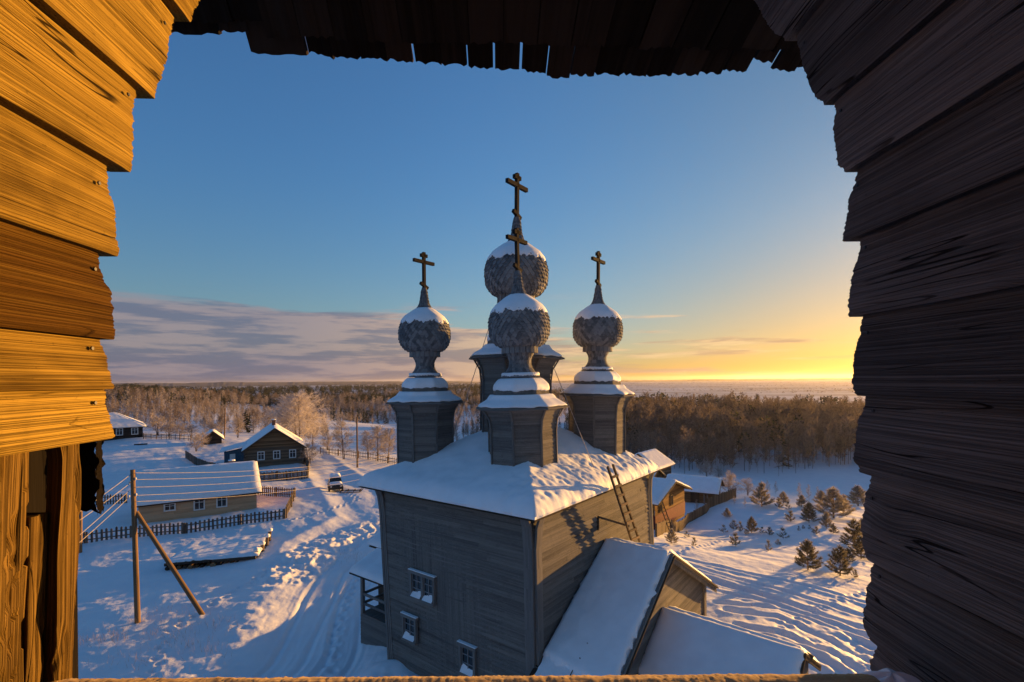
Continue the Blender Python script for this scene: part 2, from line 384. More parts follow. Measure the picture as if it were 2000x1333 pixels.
def snow_sheet(name, p00, p10, p11, p01, thick, parent, local=False, nx=24, ny=24, edge=.35, seed=0, rag=.06, lump=.04, mat=None, lump_scale=1.4):
    """a blanket of snow on the four-cornered plane p00-p10-p11-p01"""
    p = [np.asarray(q, float) for q in (p00, p10, p11, p01)]
    u = np.linspace(0, 1, nx+1)[:, None, None]; v = np.linspace(0, 1, ny+1)[None, :, None]
    B = (1-u)*(1-v)*p[0]+u*(1-v)*p[1]+u*v*p[2]+(1-u)*v*p[3]
    n = nrm(np.cross(p[2]-p[0], p[3]-p[1])); n = n if n[2] > 0 else -n
    LX = max(np.linalg.norm(p[1]-p[0]), np.linalg.norm(p[2]-p[3])); LY = max(np.linalg.norm(p[3]-p[0]), np.linalg.norm(p[2]-p[1]))
    U = np.broadcast_to(u[..., 0], B.shape[:2]); W = np.broadcast_to(v[..., 0], B.shape[:2])
    d = np.minimum(np.minimum(U, 1-U)*LX, np.minimum(W, 1-W)*LY)
    prof = np.sqrt(np.clip(1-(1-np.clip(d/edge, 0, 1))**2, 0, 1))*.75+.25
    th = thick*prof+lump*fbm(U*LX*lump_scale+seed*3.1, W*LY*lump_scale, seed, 3)*np.clip(d/edge, .1, 1)
    cen = B.mean(axis=(0, 1)); out = B-cen
    jit = rag*fbm(U*LX*2.3+seed, W*LY*2.3+9, seed+5, 3)*(d < .02)
    Tp = B+n*np.maximum(th, .02)[..., None]+out/np.maximum(np.linalg.norm(out, axis=2, keepdims=True), 1e-6)*jit[..., None]
    Bt = B-n*.005
    mb = MB(); mb.grid(Tp, tone=.5)
    idx = [(i, 0) for i in range(nx+1)]+[(nx, j) for j in range(1, ny+1)]+[(i, ny) for i in range(nx-1, -1, -1)]+[(0, j) for j in range(ny-1, 0, -1)]
    R = np.array([[Tp[a], Bt[a]] for a in idx+[idx[0]]]); mb.grid(R)
    return mb.build(name, mat or M['roof_snow'], parent, local, True)

def clap(mb, bl, br, tl, tr, h=.2, t=.03, m=0, out=None, breaks=3.5, tl0=None):
    """lapped horizontal boards on the quad bl-br-tr-tl"""
    bl, br, tl, tr = (np.asarray(q, float) for q in (bl, br, tl, tr))
    n = nrm(np.cross(br-bl, tl-bl))
    if out is not None and np.dot(n, out) < 0: n = -n
    H = .5*(np.linalg.norm(tl-bl)+np.linalg.norm(tr-br)); k = max(1, int(round(H/h)))
    for i in range(k):
        f0, f1 = i/k, (i+1)/k
        a, b, c, d = bl+(tl-bl)*f0, br+(tr-br)*f0, br+(tr-br)*f1, bl+(tl-bl)*f1
        L = np.linalg.norm(b-a); s = 0.0
        while s < 1:
            e = min(1.0, s+random.uniform(.6, 1.4)*breaks/max(L, .01)) if breaks else 1.0
            if 1-e < .5/max(L, .5): e = 1.0
            g = .004/max(L, .1) if e < 1 else 0
            A, B_, C_, D_ = a+(b-a)*s, a+(b-a)*(e-g), d+(c-d)*(e-g), d+(c-d)*s
            to = random.random(); tt = t*random.uniform(.75, 1.2)
            mb.face([A+n*tt, B_+n*tt, C_+n*.006, D_+n*.006], to, m)
            mb.face([A, B_, B_+n*tt, A+n*tt], to, m)
            s = e
def wall_face(mb, pts, m=0): mb.face(pts, .5, m)

# ------------------------------------------------------------------ ground
def on_g(px, py):                 # pixel -> ground
    z = 0.0
    for _ in range(60):
        p = on_z(px, py, z); z = .6*z+.4*float(base_h(p[0], p[1]))
    return on_z(px, py, z)
def base_h(x, y):
    x = np.asarray(x, float); y = np.asarray(y, float); s = .788*x+.616*y
    h = -4.4*ss(18, 74, s)-6.4*ss(66, 128, s)+.012*np.minimum(s-12, 0)*(s > -60)
    h = h+2.3*np.exp(-(((x+90)/30)**2+((y-108)/26)**2))-2.4*np.exp(-(((x-22)/10)**2+((y-66)/15)**2))
    h = h-.5*ss(5, -12, s)
    return h
def seg_dist(x, y, pts):
    """distance and signed side to a polyline, + position along"""
    best = np.full(x.shape, 1e9); sgn = np.zeros(x.shape); al = np.zeros(x.shape); acc = 0
    for a, b in zip(pts[:-1], pts[1:]):
        ax, ay = a[0], a[1]; ex, ey = b[0]-ax, b[1]-ay; L2 = ex*ex+ey*ey; L = math.sqrt(L2)
        t = np.clip(((x-ax)*ex+(y-ay)*ey)/L2, 0, 1); dx_, dy_ = x-(ax+t*ex), y-(ay+t*ey); d = np.hypot(dx_, dy_)
        k = d < best; best = np.where(k, d, best); sgn = np.where(k, np.sign(ex*(y-ay)-ey*(x-ax)), sgn); al = np.where(k, acc+t*L, al); acc += L
    return best, sgn, al
# ------------------------------------------------------------------ ground
bank = [on_g(x, y)[:2] for x, y in ((300, 1400), (432, 1292), (500, 1182), (560, 1112), (640, 1062), (735, 1008))]
road_far = [on_g(x, y)[:2] for x, y in ((640, 1062), (735, 1008), (690, 960), (625, 905), (590, 870))]
track_px = [((1308, 1094), (1420, 1128), (1530, 1158), (1720, 1212)), ((1300, 1102), (1410, 1140), (1530, 1176), (1720, 1240)),
            ((1330, 1092), (1440, 1118), (1560, 1146), (1720, 1186)), ((1420, 1196), (1520, 1208), (1620, 1250), (1720, 1312)),
            ((1400, 1180), (1520, 1190), (1640, 1232), (1720, 1276)), ((1440, 1225), (1540, 1246), (1640, 1290), (1710, 1350)),
            ((1380, 1150), (1480, 1172), (1600, 1210), (1720, 1258)), ((1500, 1260), (1590, 1285), (1680, 1340))]
tracks = [[on_g(x, y)[:2] for x, y in q] for q in track_px]
foot = [on_g(x, y)[:2] for x, y in ((560, 1120), (610, 1085), (660, 1055), (735, 1030))]
def steps(px_pts, seed):
    rnd = random.Random(seed); P = [np.array(on_g(*q)[:2]) for q in px_pts]; out = []; k = 0
    for a, b in zip(P[:-1], P[1:]):
        L = np.linalg.norm(b-a); u = (b-a)/L; n_ = np.array((-u[1], u[0])); t = 0
        while t < L: out.append(a+u*t+n_*((.13 if k % 2 else -.13)+rnd.uniform(-.05, .05))); t += rnd.uniform(.5, .72); k += 1
    return out
prints = [steps(((640, 1330), (655, 1230), (690, 1140), (715, 1090)), 1), steps(((300, 1330), (330, 1235), (455, 1160), (610, 1075)), 2), steps(((560, 1020), (640, 1000), (700, 975), (660, 950)), 3),
          steps(((1430, 1330), (1500, 1250), (1600, 1190), (1710, 1150)), 4), steps(((1320, 1085), (1400, 1060), (1520, 1035), (1640, 1065)), 5)]
ramps = [((1310, 1055), (1400, 1030), (1500, 1010)), ((1340, 1085), (1500, 1105), (1640, 1140))]
def detail_h(x, y):
    r = np.hypot(x, y); s = .788*x+.616*y; q = -.616*x+.788*y
    fade = ss(260, 60, r)
    h = .34*fbm(x/21+3, y/21, 1, 2)*ss(600, 80, r)
    h = h+.06*fbm(s/2.4, q/6.0, 11, 3)*fade*ss(-8, 16, s+8)+(.032*pn(s/3.4+.6*pn(s/9, q/9, 15), q/1.7, 13)+.040*fbm(x/3.6+.5*pn(x/8, y/8, 16), y/1.1, 17, 3)*(.4+.9*ss(-.3, .4, pn(x/9, y/6, 18))))*fade*ss(18, 6, s)
    h = h+.13*pn(x/7, y/7, 21)*fade
    right = ss(14, 22, s)*ss(6, 16, x)
    h = h+right*fade*(.11*fbm(s/4.2+7, q/8, 31, 2)+.035*fbm(x/1.3, y/1.3, 33, 2))
    h = h+.018*fbm(x/.55, y/.55, 41, 2)*ss(90, 30, r)
    near = r < 130
    xn, yn = x[near], y[near]; hn = h[near]
    d, sg, al = seg_dist(xn, yn, bank); d = d*sg            # + left of the bank, - on the road
    lump = .75+.5*fbm(xn/1.1, yn/1.1, 51, 3)
    hn = hn+.17*np.exp(-(d/1.3)**2)*lump*(.35+.65*ss(-.35, .25, pn(al/3.1, al*0, 57)))*ss(56, 40, np.hypot(xn, yn))
    inroad = ss(-.2, -3.4, d)*ss(-8.5, -6, d)
    hn = hn*(1-.75*inroad)-.30*inroad+inroad*(.016*np.sin(d*5.2+2.4*pn(al/6, d/3, 5))+.03*fbm(al/3.5, d/.45, 55, 3)+.05*pn(xn/2.2, yn/2.2, 56))
    hn = hn+.55*ss(-6.5, -9.5, d)*ss(-14, -10, d)*(1+.4*fbm(xn/2, yn/2, 58, 2))*ss(40, 28, yn)   # pile against the church
    for c_ in (-2.6, -4.2, -4.9, -6.3):                       # tyre and sledge ruts
        dr = d-c_+.35*pn(al/7, al*0+c_, 64); hn = hn+inroad*(-.075*np.exp(-(dr/.13)**2)+.03*np.exp(-((abs(dr)-.3)/.12)**2))
    for tr in prints:
        for k in range(len(tr)):
            fx, fy = tr[k]; m_ = (abs(xn-fx) < .5) & (abs(yn-fy) < .5)
            if m_.any():
                r2 = ((xn[m_]-fx)/.17)**2+((yn[m_]-fy)/.17)**2; hn[m_] = hn[m_]-.11*np.exp(-r2)+.03*np.exp(-(np.sqrt(r2)-1.8)**2*2)
    d2, sg2, al2 = seg_dist(xn, yn, road_far)
    hn = hn-.14*ss(3.2, 1.6, d2)+.10*np.exp(-((d2-3.6)/.6)**2)
    d3, _, _ = seg_dist(xn, yn, foot)
    hn = hn+.16*ss(3.4, 1.2, d3)*fbm(xn/.75, yn/.75, 61, 3)
    for k, tr in enumerate(tracks):
        d4, _, _ = seg_dist(xn, yn, tr)
        d4 = d4+.15*pn(xn/3, yn/3, 71+k)
        hn = hn-.13*np.exp(-(d4/.22)**2)+.06*np.exp(-((d4-.5)/.25)**2)
    chop = ss(13, 16.5, xn)*ss(31, 25, yn)
    hn = hn+chop*.11*fbm(xn/.7, yn/1.0, 81, 3)
    h[near] = hn
    return h
def gh(x, y):
    x = np.atleast_1d(np.asarray(x, float)); y = np.atleast_1d(np.asarray(y, float))
    return base_h(x, y)+detail_h(x, y)
def gz(x, y): return float(gh([x], [y])[0])
def gpx(px, py):                  # pixel -> (x, y, ground height)
    p = on_g(px, py); return np.array((p[0], p[1], gz(p[0], p[1])))

def build_ground():
    az = np.concatenate([np.linspace(-180, -56, 40)[:-1], np.linspace(-56, 60, 1180), np.linspace(60, 180, 40)[1:]])*math.pi/180
    rr = np.concatenate([[.01, 3, 7], np.geomspace(10.5, 130, 660), np.geomspace(131, 900, 130)[1:], np.geomspace(930, 11500, 40)])
    A, Rr = np.meshgrid(az, rr); X = np.sin(A)*Rr; Y = np.cos(A)*Rr
    Z = (base_h(X.ravel(), Y.ravel())+detail_h(X.ravel(), Y.ravel())).reshape(X.shape)
    V = np.stack([X, Y, Z], -1).reshape(-1, 3); nr, na = X.shape
    i = np.arange(nr-1)[:, None]*na+np.arange(na-1)[None]; Q = np.stack([i, i+1, i+na+1, i+na], -1).reshape(-1, 4)
    m, t, b = newmat('ground snow')
    tcx = t.nodes.new('ShaderNodeTexCoord'); o = tcx.outputs['Object']
    n2 = noise(t, o, .5, 4, .6)
    lk(t, mixc(t, mrange(t, n2, .3, .7, 0, 1), (.76, .79, .85), (.83, .85, .89)), b.inputs['Base Color']); b.inputs['Roughness'].default_value = .6
    ln_ = t.nodes.new('ShaderNodeVectorMath'); ln_.operation = 'LENGTH'; lk(t, o, ln_.inputs[0]); mpx = t.nodes.new('ShaderNodeMapping'); lk(t, o, mpx.inputs[0]); mpx.inputs['Scale'].default_value = (.004, .013, 0)
    bog = mth(t, 'MULTIPLY', mrange(t, ln_.outputs['Value'], 300, 700, 0, 1), mrange(t, noise(t, mpx.outputs[0], 1, 6, .65), .36, .60, .25, .85))
    lk(t, mixc(t, bog, b.inputs['Base Color'].links[0].from_socket, (.30, .25, .22)), b.inputs['Base Color'])
    b.inputs['Specular IOR Level'].default_value = .25
    n1 = noise(t, o, 5, 6, .62)
    bump(t, n1, .45, .05, b)
    return kind(mesh_np('ground', V, Q, m, smooth=True), 'structure')
build_ground()

# ------------------------------------------------------------------ the wooden church
ZE = 8.95
pN = on_z(1041, 990, ZE); pL = on_z(736, 938, ZE); pR = on_z(1273, 908, ZE)
uR = nrm([*(nrm(pR-pN)[:2]+np.array((-nrm(pL-pN)[1], nrm(pL-pN)[0]))*-1), 0]); uL = np.array((-uR[1], uR[0], 0))
LA = float(np.dot(pL-pN, uL)); LB = float(np.dot(pR-pN, uR))
pL = pN+uL*LA; pR = pN+uR*LB; pB = pN+uL*LA+uR*LB
nF, nR = -uR, -uL                        # outward normals: left (front) wall faces -uR, right wall faces -uL
print('church', pN, pL, pR, LA, LB, uR)
bot = lambda p, sx: np.array((p[0]+sx, p[1], -1.0))
bN, bL, bR, bB = bot(pN, .08), bot(pL, .45), bot(pR, .34), bot(pB, .40)
church = thing('wooden_church', 'tall weathered grey wooden church with five shingled onion domes and snowy roof', 'church', tuple((pN+pB)/2*np.array((1, 1, 0))))
mb = MB()
clap(mb, bN, bL, pN, pL, .205, .055, out=nF); clap(mb, bN, bR, pN, pR, .205, .055, out=nR)
clap(mb, bR, bB, pR, pB, .185, .035, out=uR, breaks=0); clap(mb, bL, bB, pL, pB, .185, .035, out=uL, breaks=0)
for a, b, c, d in ((bN, bL, pL, pN), (bN, bR, pR, pN), (bR, bB, pB, pR), (bL, bB, pB, pL)): mb.face([a, b, c, d], .5)
mb.build('wall', M['church'], church)
# boxed corner trims, curving outwards under the eaves
def corner_trim(b, t, d1, d2, w=.42, k=1.0):
    mb = MB(); b = np.asarray(b, float); t = np.asarray(t, float); o = nrm(d1+d2)
    for dd, oo in ((d1, d2), (d2, d1)):
        # boards lie on each of the two faces meeting in this corner (dd runs along the wall, away from the corner)
        nn = -oo
        for j, (off, ww, th) in enumerate(((.0, w*.42, .10), (w*.44, w*.30, .075), (w*.78, w*.24, .06))):
            pts = []
            for f in np.linspace(0, 1, 14):
                fl = .34*k*max(0, (f-.86)/.14)**2
                pts.append(b+(t-b)*f+dd*(off+ww/2)+nn*(fl+th/2+.015))
            for p0, p1 in zip(pts[:-1], pts[1:]): mb.beam(p0, p1, ww, th, up=nn, tone=.35+.15*j)
    return mb.build('corner_board', M['trim'], church)
corner_trim(bN, pN, uL, uR); corner_trim(bL, pL, -uL, uR, .34); corner_trim(bR, pR, -uR, uL, .34); corner_trim(bB, pB, -uL, -uR, .34)
# horizontal cornice flare under the eaves
mb = MB()
for a, b, n in ((pN, pL, nF), (pN, pR, nR), (pR, pB, uR), (pL, pB, uL)):
    for i in range(5):
        f0, f1 = i/5, (i+1)/5; o0, o1 = .38*f0**2+.03, .38*f1**2+.03; z0, z1 = -.55+.5*f0, -.55+.5*f1
        U = np.array((0, 0, 1.)); mb.face([a+n*o0+U*z0, b+n*o0+U*z0, b+n*o1+U*z1, a+n*o1+U*z1])
mb.build('cornice', M['church'], church)

# roof: concave four-sided roof with a blanket of snow
OV = .72; RISE = 2.75
def roof_pt(a, b, lift=0):           # a, b in -1..1 across the church (eave to eave)
    c = (pN+pB)/2; r = max(abs(a), abs(b)); k = 1-r
    z = ZE-.12+RISE*(k*.92+.08*k*k)-.10*max(0, (r-.9)/.1)**2
    p = c+uL*a*(LA/2+(OV if a > 0 else OV*.8))+uR*b*(LB/2+(OV if b < 0 else OV*(1-ss(.3, 1, b)))); return np.array((p[0], p[1], z+lift))
def roof_grid(n, f):
    g = np.linspace(-1, 1, n); return np.array([[f(a, b) for b in g] for a in g])
mb = MB(); mb.grid(roof_grid(25, lambda a, b: roof_pt(a, b))); mb.grid(roof_grid(25, lambda a, b: roof_pt(a, b, -.09)))
mb.build('roof', M['darkwood'], church)
n = 150; g = np.linspace(-1, 1, n); AA, BB = np.meshgrid(g, g, indexing='ij')
P = np.array([[roof_pt(a, b) for b in g] for a in g]); rr_ = np.maximum(abs(AA), abs(BB)); de = (1-rr_)*LB/2
prof = np.sqrt(np.clip(1-(1-np.clip(de/.35, 0, 1))**2, 0, 1))*.7+.3
xa, xb = AA*LA/2, BB*LB/2
th = .27*prof*(1+.25*fbm(xa/1.9, xb/1.9, 3, 3))+(.05*fbm(xa/.5, xb/.5, 8, 3)+.03*fbm(xa/.22, xb/.22, 9, 2))*np.clip(de/.25, .15, 1)*ss(-.4, -.75, AA)+.02*fbm(xa/.7, xb/.7, 10, 2)
Pt = P.copy(); Pt[..., 2] += np.maximum(th, .05)
edge = de < .02; jit = .07*fbm(xa*2.5, xb*2.5, 12, 3)
for k_, (uu, mm) in enumerate(((uL, AA), (uR, BB))): Pt[edge & (abs(mm) > .999)] += (uu*np.sign(mm[edge & (abs(mm) > .999)])[:, None])*(jit[edge & (abs(mm) > .999)][:, None]+.03)
mb = MB(); mb.grid(Pt)
ring = [(i, 0) for i in range(n)]+[(n-1, j) for j in range(1, n)]+[(i, n-1) for i in range(n-2, -1, -1)]+[(0, j) for j in range(n-2, 0, -1)]
mb.grid(np.array([[Pt[q], P[q]-np.array((0, 0, .02))] for q in ring+[ring[0]]]))
mb.build('roof_snow', M['roof_snow'], church, smooth=True)

# ---- cupola (drum, skirt roof, tier, neck, onion dome, cross); unit model: eave at z = 0
AZ0 = math.atan2(uR[1], uR[0])
def octo(r, z, k=8, half=True):
    R = r/math.cos(math.pi/8); return [np.array((R*math.cos(AZ0+math.pi/8+i*math.pi/4), R*math.sin(AZ0+math.pi/8+i*math.pi/4), z)) for i in range(8)]
def octo_strip(mb, prof, course=None, tone=None, smooth=False):
    for (r0, z0), (r1, z1) in zip(prof[:-1], prof[1:]):
        a, b = octo(r0, z0), octo(r1, z1)
        for i in range(8):
            j = (i+1) % 8; mb.face([a[i], a[j], b[j], b[i]], random.random() if tone is None else tone)
def make_drum(depth):
    mb = MB(); z = -depth; zs = []
    def rad(z): return 1.40+.36*max(0, (z+.95)/.95)**2.2
    k = int(round(depth/.175)); 
    for i in range(k):
        z0, z1 = -depth*(1-i/k), -depth*(1-(i+1)/k); r0, r1 = rad(z0)+.03, rad(z1)+.004
        a, b, c = octo(r0, z0), octo(r1, z1), octo(r0-.035, z0)
        for j in range(8):
            q = (j+1) % 8; t = random.random(); mb.face([a[j], a[q], b[q], b[j]], t); mb.face([c[j], c[q], a[q], a[j]], t)
    a = octo(rad(0), 0)
    for j in range(8):
        q = (j+1) % 8
        for zz0, zz1 in zip(np.linspace(-depth, 0, 9)[:-1], np.linspace(-depth, 0, 9)[1:]):   # narrow boards over the edges
            p0, p1 = octo(rad(zz0)+.03, zz0)[j], octo(rad(zz1)+.03, zz1)[j]; mb.beam(p0*1.004, p1*1.004, .10, .05, up=nrm([p0[0], p0[1], 0]), tone=.4)
    return mb
NECK = [(.86, 1.30), (.76, 1.43), (.58, 1.60), (.47, 1.80), (.45, 2.00), (.50, 2.18), (.60, 2.32), (.68, 2.44)]
DOME = [(.70, 2.66), (.90, 2.69), (1.11, 2.84), (1.25, 3.02), (1.325, 3.26), (1.345, 3.50), (1.34, 3.70), (1.315, 3.90), (1.26, 4.08), (1.145, 4.29), (1.0, 4.47), (.80, 4.62), (.62, 4.75), (.47, 4.86), (.36, 4.98), (.275, 5.12), (.21, 5.32), (.165, 5.58), (.135, 5.85), (.125, 6.05)]
def resample(pr, step):
    P = np.array(pr); L = np.concatenate([[0], np.cumsum(np.hypot(*np.diff(P, axis=0).T))]); k = max(2, int(L[-1]/step)); t = np.linspace(0, L[-1], k+1)
    return np.stack([np.interp(t, L, P[:, 0]), np.interp(t, L, P[:, 1])], 1)
def smooth_prof(pr, step):
    P = resample(pr, step)
    for _ in range(1): P[1:-1] = .25*P[:-2]+.5*P[1:-1]+.25*P[2:]
    return P
def shingled(pr, n, step, lift=.035, seed=0):
    rnd = random.Random(seed); P = smooth_prof(pr, step); mb = MB(); th = np.linspace(0, 2*math.pi, 41)[:-1]
    mb.grid(np.array([[(r*.985*math.cos(t), r*.985*math.sin(t), z) for t in th] for r, z in P]), tone=.15, closed=True)
    for i in range(len(P)-1):
        (r0, z0), (r1, z1) = P[i], P[i+1]; e = np.array((r1-r0, z1-z0)); el = np.linalg.norm(e); nn = np.array((e[1], -e[0]))/el
        rb, zb = P[i]-e*(.85 if i > 1 else (.15, .5)[i])
        for k in range(n):
            a = 2*math.pi*(k+(.5 if i % 2 else 0))/n; w = math.pi/n*.97
            def pt(r, z, an, l): return ((r+nn[0]*l)*math.cos(an), (r+nn[0]*l)*math.sin(an), z+nn[1]*l)
            l = lift*rnd.uniform(.7, 1.25); d = rnd.uniform(-.02, .02)
            top = [pt(r1, z1, a-w*.9, .004), pt(r1, z1, a+w*.9, .004)]
            mid = [pt(r0, z0, a-w, l*.7), pt(r0, z0, a+w, l*.7)]; tip = pt(rb, zb, a+d, l)
            to = rnd.random(); mb.face([top[0], top[1], mid[1], mid[0]], to); mb.face([mid[0], mid[1], tip], to)
            inn = [pt(r0, z0, a-w, .0), pt(r0, z0, a+w, .0)]; tin = pt(rb, zb, a+d, .005)
            mb.face([mid[0], tip, tin, inn[0]], to); mb.face([mid[1], tip, tin, inn[1]], to)
    return mb
def snow_ring(prof, thick, seed, oct_=True, ragged=.1, nth=96, low_cut=None):
    """snow on a surface of revolution (or octagonal one); ragged lower edge"""
    P = resample(prof, .045); mb = MB(); th = np.linspace(0, 2*math.pi, nth+1)[:-1]; rows = []
    P = P[np.argsort(P[:, 1])]
    z0, z1 = P[0, 1], P[-1, 1]
    for i in range(len(P)):
        row = []
        for t in th:
            cutz = z0+ragged*(1+fbm(np.array([math.cos(t)*3+seed]), np.array([math.sin(t)*3]), seed, 3)[0]*1.3)*.5
            z = cutz+(z1-cutz)*i/(len(P)-1); r = np.interp(z, P[:, 1], P[:, 0])
            k = 1.0
            if oct_: k = math.cos(0)/math.cos(((t-AZ0+math.pi/8) % (math.pi/4))-math.pi/8)
            f = i/(len(P)-1); tk = thick*min(1, .35+f*5)*min(1, (1-f)*6+.1)*(1+.35*float(pn(np.array([math.cos(t)*2.5+z*3]), np.array([math.sin(t)*2.5]), seed+3)[0]))
            rr = r*k+tk*.75; row.append((rr*math.cos(t), rr*math.sin(t), z+tk*.8+(.03*math.sin(t*36+seed) if not oct_ and i < 3 else 0)))
        rows.append(row)
    rows = np.array(rows); first = rows[0]*np.array((.97, .97, 1))-np.array((0, 0, .015)); last = rows[-1]*np.array((.94, .94, 1))-np.array((0, 0, .03))
    mb.grid(np.concatenate([[first], rows, [last]]), closed=True); return mb
def make_cross():
    mb = MB(); w = .15; U = np.array((0, 0, 1.)); d = np.array((uR[0], uR[1], 0))
    mb.tube([(0, 0, 5.72), (0, 0, 6.15)], [.12, .075], 8)
    mb.beam((0, 0, 5.95), (0, 0, 7.96), w, w, up=d)
    for z, l, s in ((7.44, .72, 0), (7.78, .22, 0)):
        mb.beam(-d*l+U*z, d*l+U*z, .15, .17, up=U)
    mb.beam(-d*.26+U*6.30, d*.26+U*6.06, .14, .15, up=U)
    return mb
def make_cupola(parent, loc, depth, seed):
    o = make_drum(depth).build('cupola', M['church'], parent, True); o.location = loc
    mb = MB(); octo_strip(mb, [(1.30, -.02), (1.80, -.10), (1.98, -.07), (1.97, -.02), (1.72, .10), (1.42, .27), (1.20, .50)], tone=.4)
    octo_strip(mb, [(1.24, .46), (1.26, .52)], tone=.5)
    mb.build('skirt_roof', M['church'], o, True)
    mb = MB()
    for q0, q1 in zip(range(5), range(1, 6)):
        pr = [(1.20, .50), (1.19, .62), (1.17, .76), (1.13, .93), (1.02, 1.08), (.82, 1.24)]
        a, b = octo(pr[q0][0], pr[q0][1]), octo(pr[q1][0], pr[q1][1])
        for i in range(8):
            j = (i+1) % 8
            for f in range(6):
                A = a[i]+(a[j]-a[i])*f/6; B = a[i]+(a[j]-a[i])*(f+.95)/6; D = b[i]+(b[j]-b[i])*f/6; E = b[i]+(b[j]-b[i])*(f+.95)/6
                mb.face([A, B, E, D])
    octo_strip(mb, [(1.18, .50), (1.17, .62), (1.15, .76), (1.11, .92), (1.0, 1.07), (.80, 1.23), (.3, 1.32)], tone=.05)
    mb.build('tier', M['church'], o, True)
    mb = shingled(NECK, 24, .17, .04, seed)
    octo_strip(mb, [(.60, 2.40), (.74, 2.41), (.745, 2.60), (.745, 2.70), (.6, 2.74)], tone=.4)
    for k in range(22):
        t = 2*math.pi*k/22; mb.beam((.80*math.cos(t), .80*math.sin(t), 2.36), (.79*math.cos(t), .79*math.sin(t), 2.70), .20, .035, up=(math.cos(t), math.sin(t), 0))
    mb.build('neck', M['shingle'], o, True)
    shingled(DOME, 38, .15, .055, seed+1).build('dome', M['shingle'], o, True)
    mb = snow_ring([(1.95, .0), (1.72, .11), (1.42, .28), (1.21, .54)], .085, seed, True, .05)
    for src in (snow_ring([(1.19, .66), (1.17, .78), (1.13, .94), (1.02, 1.09), (.84, 1.26)], .05, seed+2, True, .10), snow_ring([(.86, 1.33), (.80, 1.42), (.72, 1.50)], .05, seed+4, False, .06)):
        i0 = len(mb.v); mb.v += src.v; mb.f += [tuple(i+i0 for i in f) for f in src.f]; mb.uv += src.uv; mb.t += src.t; mb.m += src.m
    mb.build('skirt_snow', M['roof_snow'], o, True, True)
    snow_ring([(1.315, 4.02), (1.28, 4.12), (1.165, 4.32), (1.02, 4.50), (.82, 4.65), (.64, 4.78), (.50, 4.88), (.40, 4.98)], .04, seed+3, False, .22, 220).build('dome_snow', M['roof_snow'], o, True, True)
    mc = make_cross().build('cross', M['cross'], o, True)
    return o
cb = np.array(church.location)
def cup_loc(px, py, Y): p = at_y(px, py, Y); return p-cb
spots = [((1018, 794), 22.2, (0, -1.0), 'near'), ((830, 783), 25.0, (0, -.4), 'l'), ((1167, 771), 26.6, (0, -1.5), 'r')]
c0 = None
cc = (pN+pB)/2; tN = cc+(pN-cc)*.52
cup = make_cupola(church, Vector(cup_loc(1018, 794, 22.2)), 4.2, 3)
cup.rotation_euler = (0, math.radians(-.9), 0); cup['label'] = 'nearest corner cupola, in front of the big central one'
lab = ['left corner cupola of the church', 'right corner cupola of the church', 'big central cupola, tallest of the five', 'far corner cupola hidden behind the central one']
ctr = at_y(1007, 699, float(cc[1])+.2)
far_c = np.array((2*ctr[0]-at_y(1018, 794, 22.2)[0], 2*ctr[1]-22.2, 12.5))
for i, (p, sc_, ln) in enumerate(((at_y(831, 784, 25.0), .94, -.3), (at_y(1166, 770, 26.6), .96, -1.2), (ctr, 1.19, -1.1), (far_c, .9, -.5))):
    c_ = copy_tree(cup, church); c_.location = Vector(p-cb); c_.scale = (sc_,)*3; c_.rotation_euler = (0, math.radians(ln), math.radians((90, 180, 180, 270)[i])); c_['label'] = lab[i]
    if True:                   # keep every cross parallel to the nave
        for ch in c_.children:
            if ch.name.startswith('cross'): ch.rotation_euler = (0, 0, -c_.rotation_euler[2])
# guy wires
mb = MB()
for (a, ya), (b, yb) in ((((893, 825), 26.2), ((868, 920), 22.9)), (((1083, 722), 25.6), ((1160, 914), 22.6)), (((925, 735), 26.0), ((893, 825), 26.2)), (((955, 640), 26.0), ((925, 735), 26.0))):
    mb.mark(); mb.tube([at_y(*a, ya), at_y(*b, yb)], .018, 5)
mb.build_each('guy_wire', M['wire'], church)

